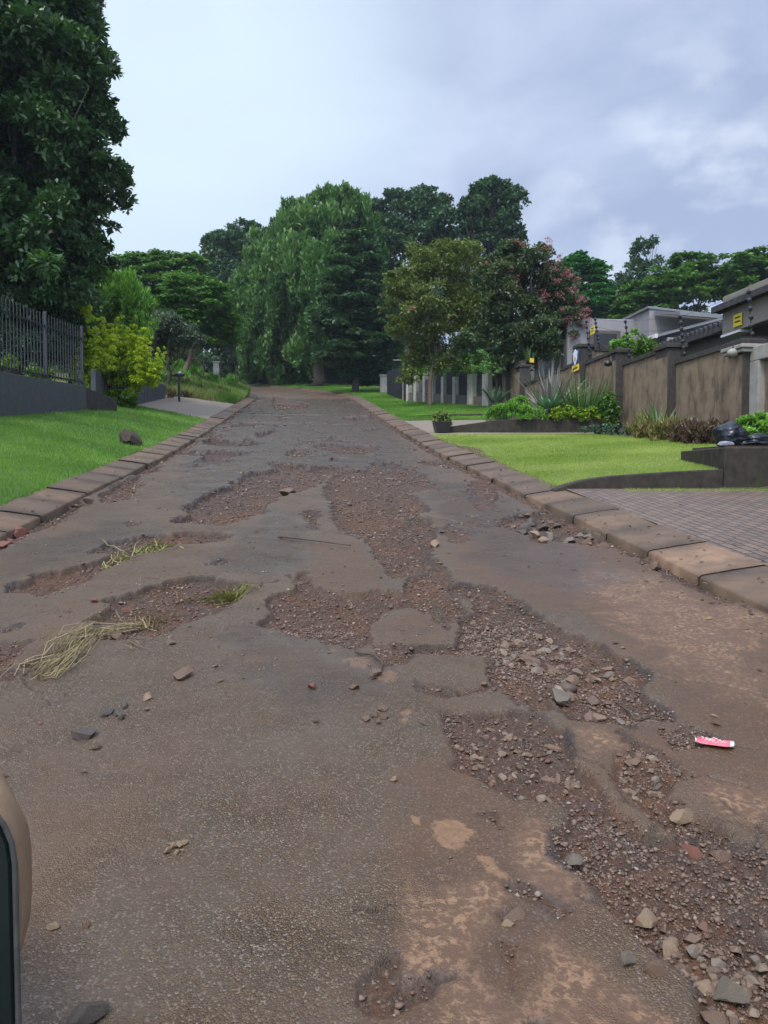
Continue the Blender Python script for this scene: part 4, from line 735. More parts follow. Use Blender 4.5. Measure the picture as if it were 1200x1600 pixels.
# ------------------------------------------------------------------ houses behind the wall
def quadbox(name, mat, parent, x0, x1, y0, y1, z0, z1, bevel=.02): return MB().box(x0, x1, y0, y1, z0, z1).build(name, mat, parent, bevel)
# near house: beige beam, dark tiled roof with eave along the street
Xb = 11.45; pb0, pb1 = onX(1128, 524, Xb), onX(1200, 499, Xb); zb0 = pb0[2]; zt = onX(1128, 482, Xb)[2]; yfar = float(pb0[1])
hroot = thing('house', 'near house with beige beam and overhanging dark tiled roof at the right edge', 'house', (13, 14, 2.5))
quadbox('beam', BEIGE, hroot, Xb, Xb+.3, 4, yfar, zb0, zt+.3); quadbox('wall', MOULD, hroot, Xb+2.2, 19, 4, yfar-.3, 2, zt+.28)
quadbox('end_beam', BEIGE, hroot, Xb+.302, 19, yfar-.3, yfar-.003, zb0, zt+.29); quadbox('sill', WHITE, hroot, Xb-.03, Xb+.33, yfar-.9, yfar+.02, zb0-.07, zb0-.004, .005)
def pyr_roof(x0, x1, y0, y1, z, h, ov): 
    xm = (x0+x1)/2; V = [(x0-ov, y0-ov, z), (x1+ov, y0-ov, z), (x1+ov, y1+ov, z), (x0-ov, y1+ov, z), (xm, y0+2, z+h), (xm, y1-3.2, z+h)]; m = MB()
    m.add(V+[(a, b_, c-.16) for a, b_, c in V[:4]], [(0, 1, 4), (1, 2, 5, 4), (2, 3, 5), (3, 0, 4, 5), (0, 6, 7, 1), (1, 7, 8, 2), (2, 8, 9, 3), (3, 9, 6, 0), (9, 8, 7, 6)]); return m
pyr_roof(Xb+.3, 19, 4, yfar-.4, onX(1140, 472, Xb)[2]-.05, 1.9, .55).build('roof', ROOF, hroot)
# middle garage roof (dark edge) behind the wall
Xm = 12.6; pm0, pm1 = onX(1025, 540, Xm), onX(1127, 508, Xm); mroot = thing('garage', 'low building with dark tiled roof edge between the wall and the grey house', 'building', (14, 20, 3))
ye0, ye1 = float(pm1[1]), float(pm0[1]); ze = float(pm1[2]); quadbox('wall', plain('garage_wall', (.12, .11, .095), (.085, .08, .07), 3, .85, .2), mroot, Xm+.35, 17.5, 8, ye1-.5, 2.3, ze-.1)
m = MB(); m.prism([(Xm, 8, ze-.18), (Xm, 8, ze+.06), (17.8, 8, ze+.6), (17.8, 8, ze+.4)], (0, ye1-8, 0)); m.build('roof', ROOF, mroot, .02)
m = MB()
for y in np.arange(8.2, ye1, .28): m.tube([(Xm-.02, y, ze+.08), (Xm+1.2, y, ze+.21)], .07, 6)
m.build('roof_tile', ROOF, mroot)
# grey house behind with flat parapet, gable and lean-to
gr = thing('house', 'pale grey house with a plain parapet wall and a low gable behind the right wall', 'house', (17, 38, 4.5))
Yp = 35.6; a0, a1 = at(903, 497, Yp), at(1016, 500, Yp); quadbox('parapet_wall', HOUSEW, gr, a0[0]-.5, a1[0]+3, Yp, Yp+10, 4, (a0[2]+a1[2])/2, .03)
Yg = 34.0; g0, g1, g2, g3 = at(1015, 530, Yg), at(1015, 482, Yg), at(1065, 486, Yg), at(1131, 497, Yg); g0[2] = 4
m = MB(); m.prism([(g0[0], Yg, 4), (g0[0]+8, Yg, 4), (g0[0]+8, Yg, g3[2]-.5), tuple(g3), tuple(g1)], (0, 5.8, 0)); m.build('gable', HOUSEW, gr, .02)
m = MB(); d_ = np.array([0, 0, .10]); m.prism([g1+np.array([-.1, -.06, .003]), g3+np.array([.3, -.06, .003]), g3+np.array([.3, -.06, 0])+d_, g1+np.array([-.1, -.06, 0])+d_], (0, 6, 0)); m.build('roof_edge', ROOFG, gr)
# a second plane of roof behind the gable
r0, r1 = at(1062, 492, 31.5), at(1128, 500, 31.5); m = MB(); m.prism([r0, r1+np.array([3, 0, -.1]), r1+np.array([3, 0, .05]), r0+np.array([0, 0, .12])], (0, 2.4, .55)); m.build('roof', ROOFG, gr)
Yl = 29.5; l0, l1 = onX(969, 545, 13.4), onX(1028, 523, 13.4); zl_ = float(l1[2]); m = MB(); ya, yb = float(l1[1]), float(l0[1]); m.prism([(13.4, ya, zl_-.08), (13.4, ya, zl_+.02), (16.8, ya, zl_+.95), (16.8, ya, zl_+.85)], (0, yb-ya, 0)); m.build('lean_to_roof', ROOFG, gr)
MB().box(13.28, 13.398, ya, yb, zl_-.12, zl_+.04).build('gutter', WHITE, gr); quadbox('lean_to_wall', HOUSEW, gr, 13.8, 16.8, ya+.05, yb-.05, 3, zl_-.081)
p = at(950, 525, 35.5); MB().box(p[0]-.9, p[0]+.6, 35.46, 35.59, p[2]-.5, p[2]+.25).build('window', plain('window_brown', (.12, .09, .07), bump=0), gr); MB().box(p[0]-.7, p[0]+.4, 35.43, 35.455, p[2]-.45, p[2]+.1).build('pane', BLACKP, bpy.data.objects['window'])
# plants poking over the wall
t = thing('bush', 'fresh green bush poking over the wall beside the lean-to roof', 'bush', (11.2, 25, 3.4)); leaves('foliage', t, LBAM, [(at(962, 542, 26), .22), (at(980, 532, 26), .2), (at(972, 548, 26), .3), (at(992, 520, 26.2), .13)], .14, .06, .8, 70)
t = thing('bush', 'dark bush behind the wall under the white gutter', 'bush', (11.2, 22.5, 3.2)); leaves('foliage', t, LLIMED, [(at(1010, 545, 23.3), .35), (at(990, 552, 24), .35)], .14, .05, .8, 71, tint1=.5)
# ------------------------------------------------------------------ concrete post fence, dark palisade, far gatehouse
FP, FQ = G(644, 628), G(766, 636); zb = lambda p: float(H(p[0], p[1]))
def onF(x): p = onL(x, 620, FP, FQ); p[2] = zb(p); return p
CONCP = plain('pale_post_concrete', (.46, .45, .39), (.30, .29, .25), 4, .85, .3, .008)
froot = thing('post_fence', 'row of pale concrete posts with dark gaps along the far right verge', 'fence', ((FP+FQ)/2)); fd = (FQ-FP)[:2]/np.linalg.norm((FQ-FP)[:2]); fn = np.array([fd[1], -fd[0]])
for x, yt, wdt in ((639, 588, .20), (651, 587, .24), (665, 588, .2), (677.5, 588, .2), (694, 589, .22), (712, 589, .24), (737, 585, .42), (761, 584, .46)):
    p = onF(x); zt = at(x, yt, p[1])[2]; MB().slab(p[:2]-fd*wdt/2, p[:2]+fd*wdt/2, .3, [p[2]-.4]*2, [zt, zt]).build('post', CONCP, froot, .015)
m = MB(); p0, p1 = onF(636), onF(774); m.slab(p0, p1, .14, [p0[2]-.4, p1[2]-.4], [p0[2]+.55, p1[2]+.5]); m.build('base_wall', CONCD, froot, .01)
m = MB(); p0, p1 = onF(655), onF(672); m.slab(p0, p1, .10, [p0[2]+.56]*2, [p0[2]+1.2]*2); m.build('infill', CONCD, froot)
for i, (xa, xb) in enumerate(((681, 691), (698, 709), (717, 730), (746, 753))):
    m = MB(); p0, p1 = onF(xa), onF(xb)
    for s in np.linspace(0, 1, 12): q = p0+(p1-p0)*s; m.tube([(q[0], q[1], q[2]+.45), (q[0], q[1], q[2]+1.75)], .02, 4)
    m.build('grille', STEEL, froot)
dq, dp = onF(637), G(607, 618); droot = thing('palisade_fence', 'dark ribbed metal fence beyond the concrete posts', 'fence', dp); m = MB(); m.slab(dp, dq, .08, [dp[2]-.3, dq[2]-.3], [at(607, 583, dp[1])[2], at(637, 574, dq[1])[2]]); m.build('panel', STEEL, droot)
m = MB(); L_ = np.linalg.norm((dq-dp)[:2]); n_ = int(L_/.35)
for i in range(n_):
    q = dp+(dq-dp)*i/n_; zt = at(607, 583, dp[1])[2]*(1-i/n_)+at(637, 574, dq[1])[2]*i/n_; m.tube([(q[0]-.06, q[1]-.03, q[2]-.2), (q[0]-.06, q[1]-.03, zt+.08)], .04, 5)
m.build('upright', STEEL, droot)
p = at(630, 624, 46); p[2] = zb(p); m = MB(); m.tube([p-np.array([0, 0, .2]), np.array([p[0], p[1], at(632, 562, 46)[2]])], .05, 6); m.tube([np.array([p[0]-.6, p[1], at(632, 563, 46)[2]]), np.array([p[0]+.7, p[1], at(632, 563, 46)[2]])], .03, 6); tag(m.build('pole', CONC), 'slim grey pole with a crossbar beside the dark ribbed fence', 'pole')
p = G(599, 614); m = MB(); m.box(p[0]-.25, p[0]+.25, p[1]-.2, p[1]+.2, p[2]-.3, p[2]+1.25); root = thing('gate_pillar', 'square beige pillar in the shade right of the dark conical tree', 'pillar', p); m.build('shaft', CONC, root, .02); MB().box(p[0]-.3, p[0]+.3, p[1]-.25, p[1]+.25, p[2]+1.25, p[2]+1.37).build('cap', CONC, root, .015)
Yh = 80; h0, h1 = at(480, 600, Yh), at(520, 600, Yh); root = thing('gatehouse', 'dark little gatehouse with a peaked roof under the trees at the road end', 'building', (h0[0], Yh, H(h0[0], Yh))); zr0, zr1 = at(500, 562, Yh)[2], at(500, 547, Yh)[2]
MB().box(h0[0], h1[0], Yh, Yh+2.5, zb(h0)-.5, zr0).build('wall', plain('dark_brick', (.06, .04, .033), (.035, .026, .022), 3, .9), root); xm = (h0[0]+h1[0])/2
m = MB(); m.add([(h0[0]-.4, Yh-.4, zr0), (h1[0]+.4, Yh-.4, zr0), (h1[0]+.4, Yh+2.9, zr0), (h0[0]-.4, Yh+2.9, zr0), (xm, Yh+1.2, zr1+.3)], [(0, 1, 4), (1, 2, 4), (2, 3, 4), (3, 0, 4), (3, 2, 1, 0)]); m.build('roof', ROOFG, root)
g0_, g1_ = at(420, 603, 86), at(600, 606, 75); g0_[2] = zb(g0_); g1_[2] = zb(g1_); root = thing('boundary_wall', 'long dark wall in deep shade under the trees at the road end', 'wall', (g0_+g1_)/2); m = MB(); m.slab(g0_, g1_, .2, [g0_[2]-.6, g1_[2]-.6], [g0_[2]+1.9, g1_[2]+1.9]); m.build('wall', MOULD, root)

# ------------------------------------------------------------------ driveway walls, planters
def poly_wall(name, label, pts_, w, mat, cat='wall'):   # pts_: (x, y, zbottom, ztop)
    V = []; Fc = []
    for i, p in enumerate(pts_):
        a = np.array(pts_[max(i-1, 0)][:2]); b_ = np.array(pts_[min(i+1, len(pts_)-1)][:2]); d = (b_-a)/np.linalg.norm(b_-a); n = np.array([d[1], -d[0]])*w/2
        q = np.array(p[:2]); V += [(*(q+n), p[2]), (*(q+n), p[3]), (*(q-n), p[3]), (*(q-n), p[2])]
        if i:
            k = 4*(i-1); Fc += [(k+j, k+(j+1) % 4, k+4+(j+1) % 4, k+4+j) for j in range(4)]
    Fc += [(0, 1, 2, 3), tuple(4*(len(pts_)-1)+j for j in (3, 2, 1, 0))]; m = MB(); m.add(V, Fc); o = m.build(name, mat, None, .02); return tag(o, label, cat)
Y0 = 10.93
prof = [(863, 764), (880, 757), (910, 749), (950, 743.5), (1000, 740), (1060, 736), (1125, 733)]
pw = []
for x, y in prof: q = at(x, y, Y0); pw.append((q[0], Y0, float(H(q[0], 10.8))-.3, max(q[2], float(H(q[0], 10.8))+.02)))
poly_wall('retaining_wall', 'low mossy wall sweeping up from the kerb along the paved driveway', pw, .2, MOSSY)
bx0 = at(1125, 764, Y0)[0]; bz = at(1125, 699, Y0)[2]; bf = at(1068, 700, Y0+1.6)[0]
proot = thing('planter', 'dark mossy box planter beside the paved driveway carrying the black bags', 'planter', (bx0+1, Y0, H(bx0, 10.5)))
m = MB(); zb_ = float(H(bx0, 10.5))-.3; m.hexa([(bx0, Y0-.1, zb_), (bx0+4.5, Y0-.1, zb_), (bx0+4.5, Y0+1.7, zb_), (bf, Y0+1.7, zb_)], [(bx0, Y0-.1, bz), (bx0+4.5, Y0-.1, bz), (bx0+4.5, Y0+1.7, bz), (bf, Y0+1.7, bz)]); m.build('box', MOSSY, proot, .02)
m = MB(); m.hexa([(bx0+.14, Y0+.06, bz+.004), (bx0+4.4, Y0+.06, bz+.004), (bx0+4.4, Y0+1.6, bz+.004), (bf+.16, Y0+1.6, bz+.004)], [(bx0+.14, Y0+.06, bz+.03), (bx0+4.4, Y0+.06, bz+.03), (bx0+4.4, Y0+1.6, bz+.05), (bf+.16, Y0+1.6, bz+.05)]); m.build('soil', SOIL, proot)
# rubbish bags
def bag(c, r0, sc, label, seed, mat):
    bm = bmesh.new(); bmesh.ops.create_icosphere(bm, subdivisions=5, radius=1)
    for v in bm.verts:
        d = v.co.copy(); n = mnoise.noise(d*1.2+Vector((seed, 0, 0)))*.25-abs(mnoise.noise(Vector((d.x*1.3, d.y*1.3, d.z*3.6))+Vector((0, seed, 0))))*.13-abs(mnoise.noise(Vector((d.x*4+d.z*2, d.y*4, d.z*6))+Vector((seed, seed, 0))))*.05
        p = d*(1+n); p.z = max(p.z, -.72); v.co = Vector((p.x*sc[0], p.y*sc[1], (p.z+.72)*sc[2]))*r0
    me = bpy.data.meshes.new('rubbish_bag'); bm.to_mesh(me); bm.free(); me.polygons.foreach_set('use_smooth', np.ones(len(me.polygons), bool)); me.materials.append(mat)
    o = bpy.data.objects.new('rubbish_bag', me); COL.objects.link(o); o.location = [float(x) for x in c]; return tag(o, label, 'rubbish bag', 'rubbish bags on the planter')
BAGM = plain('black_bag_film', (.006, .008, .011), (.010, .013, .017), 9, .3, .2, .006, .4)
q = at(1141, 697, Y0+.75); bag((q[0], q[1], bz+.03), .25, (1.05, 1, .98), 'larger upright black rubbish bag on the mossy planter', 3, BAGM)
q = at(1182, 697, Y0+.6); bag((q[0], q[1], bz+.03), .23, (1.35, 1, .55), 'low slumped black rubbish bag at the right edge of the planter', 7, BAGM)
q = at(1133, 697, Y0+.25); bag((q[0], q[1], bz+.03), .09, (1.4, 1, .5), 'small crumpled grey plastic bag in front of the black bags', 9, plain('grey_bag_film', (.22, .23, .25), (.15, .16, .18), 9, .4, .3, .01))
# second driveway: kerb walls and curved planter wall
k0, k1 = G(690, 676), G(776, 673); zz = lambda p, h: (p[0], p[1], float(H(p[0], p[1]))-.3, float(H(p[0], p[1]))+h)
Yk = float(k0[1]); xs = [at(x, 668, Yk)[0] for x in (688, 705, 740, 776, 830, 890, 945)]
hh = [at(x, y, Yk)[2] for x, y in ((688, 672), (705, 666), (740, 661.5), (776, 656.5), (830, 655.5), (890, 655.5), (945, 655.5))]
poly_wall('planter_wall', 'dark curved brick wall holding up the flower bed beyond the pale lawn', [(x, Yk+.1*math.sin(i), float(H(x, Yk))-.3, max(h, float(H(x, Yk))+.05)) for i, (x, h) in enumerate(zip(xs, hh))], .28, MOSSY)
kb = G(640, 652); Yb = float(kb[1]); xs = [at(x, 650, Yb)[0] for x in (632, 660, 700, 740, 775)]; hh = [at(x, y, Yb)[2] for x, y in ((632, 655), (660, 649), (700, 647.5), (740, 647), (775, 646.5))]
poly_wall('retaining_wall', 'low dark wall on the far side of the small gravel driveway', [(x, Yb, float(H(x, Yb))-.3, max(h, float(H(x, Yb))+.03)) for x, h in zip(xs, hh)], .25, MOSSY)
# bed soil
y_, u_ = np.meshgrid(np.linspace(11.5, 22.4, 40), np.linspace(8.5, 9.98, 8), indexing='ij'); z_ = H(u_, y_)-.05+.25*sstep(8.5, 9.9, u_)+(fbm(u_*2, y_*2)-.5)*.1; i_ = np.arange(y_.size).reshape(y_.shape)
tag(mesh_np('flower_bed_soil', np.stack([u_, y_, z_], -1).reshape(-1, 3), np.stack([i_[:-1, :-1], i_[:-1, 1:], i_[1:, 1:], i_[1:, :-1]], -1).reshape(-1, 4), SOIL, smooth=True), kind='structure')
y_, u_ = np.meshgrid(np.linspace(Yk+.05, Yk+3.5, 12), np.linspace(6.2, 9.98, 14), indexing='ij'); z_ = H(u_, y_)+.33*sstep(6.2, 6.9, u_); i_ = np.arange(y_.size).reshape(y_.shape)
tag(mesh_np('flower_bed_soil', np.stack([u_, y_, z_], -1).reshape(-1, 3), np.stack([i_[:-1, :-1], i_[:-1, 1:], i_[1:, 1:], i_[1:, :-1]], -1).reshape(-1, 4), SOIL, smooth=True), kind='structure')
# ------------------------------------------------------------------ garden plants
def straps(name, label, cat, base, n, L, W, mat, seed, up=1.0, curl=.5, spread=.15, group=None, tint0=0, parent=None):
    r = np.random.default_rng(seed); V = []; Q = []; T = []; K = 6
    for i in range(n):
        a = r.random()*6.28; el = up*(.35+.65*r.random()); l = L*(.6+.5*r.random()); p = np.array(base)+np.array([math.cos(a), math.sin(a), 0])*spread*r.random()**.5
        d = np.array([math.cos(a)*math.cos(el*1.5), math.sin(a)*math.cos(el*1.5), math.sin(el*1.5)]); s = np.array([-math.sin(a), math.cos(a), 0]); t = np.clip(tint0+r.random()*.9, 0, 1); c = curl*(.4+r.random())
        for j in range(K):
            f = j/(K-1); w = W*(1-f**2.2)*(.55+.9*min(f*4, 1)*.5)+.001; V += [p+s*w/2+np.array([0, 0, w*.15]), p-s*w/2+np.array([0, 0, w*.15])]; T += [t, t]
            if j: k = len(V)-4; Q.append((k, k+1, k+3, k+2))
            p = p+d*l/(K-1); d = d-np.array([0, 0, c*.42*(f+.2)]); d /= np.linalg.norm(d)
    b_ = [float(x) for x in base]
    if parent: return mesh_np(name, V, np.array(Q), mat, parent, attrs={'tint': T}, smooth=True)
    return tag(mesh_np(name, V, np.array(Q), mat, None, attrs={'tint': T}, smooth=True, base=b_), label, cat, group)
def gp(x, y, Y, h=0): p = at(x, y, Y); p[2] = float(H(p[0], p[1]))+h; return p
straps('flax_plant', 'tall flax plant with arching grey-purple strap leaves in the planter', 'plant', at(862, 652, 24.4), 80, 1.95, .09, LPHOR, 1, 1.05, .35, .3)
straps('iris_clump', 'dense upright green sword-leaved clump in the planter next to the flax', 'plant', at(908, 650, 24.2), 170, 1.4, .05, LSTRAP, 2, 1.1, .25, .75)
straps('agave', 'pale green agave rosette in front of the flax plant', 'plant', at(856, 640, 23.6), 46, .62, .13, LAGAV, 3, .8, .25, .1, 'agaves in the planter')
straps('agave', 'small blue-green agave rosette at the left end of the planter', 'plant', at(775, 630, 25.5), 40, .7, .13, LBLUE, 4, .8, .25, .15, 'agaves in the planter')
def bush(name, label, cat, ctrs, mat, L, W, cover, seed, group=None, style='broad', **kw):
    c = np.array([p for p, r0 in ctrs]); b_ = c.mean(0); b_[2] = c[:, 2].min()-ctrs[0][1]*.7; t = thing(name, label, cat, b_, group); leaves('foliage', t, mat, ctrs, L, W, cover, seed, .4, .25, style, **kw); return t
bush('groundcover', 'light green feathery ground cover at the left of the planter bed', 'plant', [(at(x, y, Y), r0) for x, y, Y, r0 in ((800, 645, 23.6, .3), (822, 648, 23.3, .3), (785, 648, 24, .3), (840, 650, 23.4, .25), (812, 636, 24.3, .3), (770, 650, 24.2, .25))], LBAM, .10, .025, .8, 80)
bush('groundcover', 'yellow-green leafy ground cover spilling over the planter wall', 'plant', [(at(x, y, 23.3), r0) for x, y, r0 in ((868, 650, .25), (890, 650, .25), (908, 650, .22), (926, 648, .22), (875, 655, .16))], LLIMED, .08, .05, .9, 81, tint0=.4)
bush('shrub', 'tall thin leafy stem against the wall right of the sword leaves', 'shrub', [(at(x, y, 23.2), r0) for x, y, r0 in ((953, 622, .16), (952, 632, .22), (954, 645, .25), (950, 657, .25), (958, 664, .2))], LMID, .10, .05, .9, 82, tint0=.3)
bush('shrub', 'round green bush in the gap between the agave and the sword leaves', 'shrub', [(at(x, y, 24), r0) for x, y, r0 in ((925, 640, .35), (885, 645, .3), (940, 648, .25))], LMID, .09, .05, .9, 83)
bush('succulent', 'bluish succulents edging the lawn at the foot of the wall', 'plant', [(gp(x, y, Y, .12), r0) for x, y, Y, r0 in ((930, 668, 22, .16), (945, 668, 21.8, .16), (962, 670, 21, .18), (980, 672, 20.2, .15), (912, 668, 22.3, .12))], LBLUE, .08, .05, .9, 84, tint0=.2)
for i, (x, Y, n, L, lab) in enumerate(((1012, 19.4, 50, .75, 'yellowish sword-leaved bromeliad clump against the wall pillar'), (1030, 18.9, 60, .95, 'tallest greenish sword-leaved bromeliad clump against the wall'), (1050, 18, 46, .55, 'low bromeliad clump right of the tall one'), (995, 19.9, 40, .5, 'low reddish bromeliad at the left end of the bed'), (1085, 16.6, 40, .5, 'greenish bromeliad left of the black bags'))):
    p = gp(x, 660, Y, .1); straps('bromeliad', lab, 'plant', p, n, L, .055, LBROM if i != 1 else LSTRAP, 90+i, .95, .4, .22, 'bromeliads in the wall bed', .15)
for i, (x, Y, r0, mt, lab) in enumerate(((1040, 17.3, .3, LBROM, 'yellow-green low plants at the lawn edge below the bromeliads'), (1065, 16.4, .28, LRED, 'reddish low plants along the middle of the wall bed'), (1090, 15.6, .3, LRED, 'dark maroon low plants just left of the mossy planter'), (1112, 15.2, .25, LRED, 'dark maroon low plants hidden partly by the black bags'), (1010, 18.4, .25, LBROM, 'pale yellow-green low plants at the bed corner'), (1075, 17.4, .25, LBROM, 'mixed yellow-red low plants against the wall foot'))):
    p = gp(x, 670, Y, .12); bush('groundcover', lab, 'plant', [(p, r0), (p+np.array([.15, .5, .02]), r0*.9), (p+np.array([.3, -.4, 0]), r0*.8)], mt, .15, .04, .7, 100+i, 'low plants in the wall bed', 'up')
bush('groundcover', 'bright green low plants behind the bags at the right edge', 'plant', [(at(x, y, 14.2), .28) for x, y in ((1180, 672), (1196, 668), (1210, 674), (1170, 678))], LBAM, .09, .05, .9, 110)
straps('yucca', 'spiky light green yucca growing on top of a far wall pillar', 'plant', at(826, 566, 35.3), 45, .85, .06, LSTRAP, 5, 1.05, .1, .1, tint0=.3)
p = G(690, 676)+np.array([0, -.05, .02]); root = thing('potted_plant', 'small bushy plant in a square black pot at the kerb', 'potted plant', p)
m = MB(); m.hexa([(p[0]-.2, p[1]-.2, p[2]-.02), (p[0]+.2, p[1]-.2, p[2]-.02), (p[0]+.2, p[1]+.2, p[2]-.02), (p[0]-.2, p[1]+.2, p[2]-.02)], [(p[0]-.26, p[1]-.26, p[2]+.3), (p[0]+.26, p[1]-.26, p[2]+.3), (p[0]+.26, p[1]+.26, p[2]+.3), (p[0]-.26, p[1]+.26, p[2]+.3)]); m.build('pot', BLACKP, root, .01)
leaves('foliage', root, LOLIVE, [(p+np.array([0, 0, .4]), .22), (p+np.array([.12, 0, .38]), .17), (p+np.array([-.14, -.05, .36]), .16), (p+np.array([.16, -.12, .26]), .12)], .08, .045, .9, 111, .45, tint0=.3)
p = G(757, 634); root = thing('lamp', 'little black garden lamp at the left end of the planter', 'lamp', p); MB().tube([p, p+np.array([0, 0, .45])], .05, 8).build('post', BLACKP, root); MB().lathe(p, [(.1, .42), (.17, .5), (.16, .7), (.06, .8)], 12).build('head', BLACKP, root, smooth=True)
# ------------------------------------------------------------------ stones, gravel, straw, litter on the road
def stone_mesh(seed, cuts=13, sub=3):
    r = np.random.default_rng(seed); bm = bmesh.new(); bmesh.ops.create_icosphere(bm, subdivisions=sub, radius=1); v = np.array([p.co for p in bm.verts])
    for i in range(cuts):
        n = unit(r.normal(size=3)); d = r.uniform(.34, .72); v -= np.maximum(v@n-d, 0)[:, None]*n
    v *= np.array([.62, r.uniform(.42, .58), r.uniform(.30, .42)])/np.abs(v).max(0); ph = r.uniform(0, 50)
    for p, q in zip(bm.verts, v): k = 1+.05*mnoise.noise(Vector(q)*4+Vector((ph, 0, 0))); p.co = Vector(q)*k
    me = bpy.data.meshes.new('stone'); bm.to_mesh(me); bm.free()
    me.polygons.foreach_set('use_smooth', np.ones(len(me.polygons), bool))
    try: me.set_sharp_from_angle(angle=R(20))
    except Exception: pass
    return me
SM = {}
def stone_var(mat, k):
    if (mat.name, k) not in SM: me = stone_mesh(200+k); me.materials.append(mat); SM[(mat.name, k)] = me
    return SM[(mat.name, k)]
def stone_at(x, y, size, mat, label, group=None, cat='stone', name='stone', z=None, seat=.22, sc=(1, 1, 1), rot=None):
    o = bpy.data.objects.new(name, stone_var(mat, int(RNG.integers(0, 12)))); COL.objects.link(o); hz = rz(x, y) if z is None else z
    o.location = (float(x), float(y), hz+size*seat*sc[2]*.75); o.scale = [size*s for s in sc]; o.rotation_euler = (random.uniform(-.25, .25), random.uniform(-.25, .25), random.uniform(0, 6.28) if rot is None else rot)
    return tag(o, label, cat, group)
def st(px, py, w, mat, label, **k):
    p = G(px, py); d = p[1]; return stone_at(p[0], p[1], w*math.hypot(d, 1.5)/F, mat, label, **k)
st(131, 1152, 30, DARKS, 'single dark stone lying alone on the coarse asphalt at the left'); st(284, 1058, 28, BROWNS, 'single pinkish brown stone on the asphalt below the straw clump'); st(267, 1006, 15, GREYS, 'small grey-brown pebble stone between the straw and the single pinkish brown stone')
st(232, 1093, 15, PALES, 'small tan stone on the asphalt below the pinkish brown stone'); st(487, 1075, 15, REDM, 'small dark red stone alone on the asphalt near the road centre'); st(552, 1076, 14, BROWNS, 'small brown clod left of the bent twig end'); st(585, 1056, 18, BROWNS, 'brown clod caught at the end of the bent twig')
for i, (x, y, w) in enumerate(((160, 1119, 14), (172, 1113, 16), (185, 1118, 17), (195, 1106, 15), (188, 1125, 12))): st(x, y, w, DARKS, 'dark broken asphalt crumb in the loose cluster on the left', group='asphalt crumbs on the left')
for i, (x, y, w) in enumerate(((570, 1125, 15), (584, 1120, 14), (596, 1110, 14), (590, 1130, 10), (600, 1122, 12))): st(x, y, w, BROWNS, 'brown clod in the little cluster left of the rubble', group='brown clods near the road centre')
for i, (x, y, w) in enumerate(((262, 1332, 11), (270, 1325, 13), (280, 1322, 14), (288, 1320, 12), (275, 1335, 10), (266, 1320, 8), (285, 1330, 8))): st(x, y, w, PALES, 'pale crumb of the small broken cream heap on the asphalt', group='cream crumbs on the asphalt')
st(84, 1449, 14, PALES, 'small pale pebble stone beside the car at the lower left'); st(135, 1447, 13, BROWNS, 'small brown pebble stone right of the pale one near the car'); st(616, 1220, 12, PALES, 'tiny tan stone alone on coarse asphalt right of centre'); st(140, 1590, 44, DARKS, 'dark lump of asphalt at the bottom edge of the photo')
st(893, 1340, 28, GREYS, 'grey angular stone on the dry mud left of the gravel bed'); st(880, 1082, 40, GREYS, 'largest dull grey stone at the left side of the upper rubble heap'); st(830, 1020, 30, BROWNS, 'rounded brown stone at the top of the upper rubble heap'); st(861, 1030, 28, BROWNS, 'flat-sided brown stone right of the rounded one at the heap top')
st(1068, 1268, 40, PALES, 'long tan brick-like stone right of the small rubble heap', sc=(1, .7, .9), rot=.2); st(1086, 1315, 30, REDM, 'dark red square stone half sunk in the gravel', seat=.05); st(1135, 1318, 40, BROWNS, 'large tan stone half buried by the red square one', seat=.05)
st(1010, 1424, 34, PALES, 'cream flat-topped stone at the left edge of the gravel bed', rot=.3); st(1048, 1470, 28, PALES, 'pale squarish stone standing in the gravel below the cream one'); st(1135, 1542, 46, GREYS, 'big smooth grey-green stone at the lower right corner', rot=-.5); st(1120, 1580, 42, BROWNS, 'big brown block stone at the bottom right')
st(1100, 1530, 30, PALES, 'tan stone left of the big grey-green one'); st(975, 1504, 24, GREYS, 'small grey-green stone alone on the mottled mud'); st(1017, 1512, 34, BROWNS, 'flat brown stone pressed into the mud beside the gravel', seat=-.05); st(803, 1428, 34, BROWNS, 'brown rounded stone sitting in the small round hole', seat=.1); st(793, 1441, 18, PALES, 'small tan stone at the front of the round hole')
st(183, 986, 22, BROWNS, 'round brown stone under the straw in the left pothole'); st(141, 1002, 14, GREYS, 'small grey stone under the straw strands'); st(108, 1035, 20, DARKS, 'dark stone at the lower end of the straw clump'); st(147, 939, 15, REDM, 'reddish stone at the left rim of the straw pothole'); st(196, 938, 14, REDM, 'small red stone inside the straw pothole')
st(455, 764, 40, BROWNS, 'large reddish rock at the right end of the central left pothole', sc=(1, 1, 1.0), seat=.05); st(518, 716, 9, DARKS, 'small black lump alone in the middle of the upper road'); st(680, 853, 20, PALES, 'tan clod beside the long red washout'); st(688, 829, 12, DARKS, 'dark lump above the tan clod')
st(30, 828, 30, REDM, 'broken red brick on the left gutter', name='brick', cat='brick', sc=(1, 1, 1)); st(5, 846, 24, REDM, 'red brick piece at the left edge of the photo', name='brick', cat='brick'); st(12, 833, 18, REDM, 'smaller red brick crumb between the two red pieces', name='brick', cat='brick'); st(137, 786, 16, GREYS, 'grey stone against the left kerb joint')
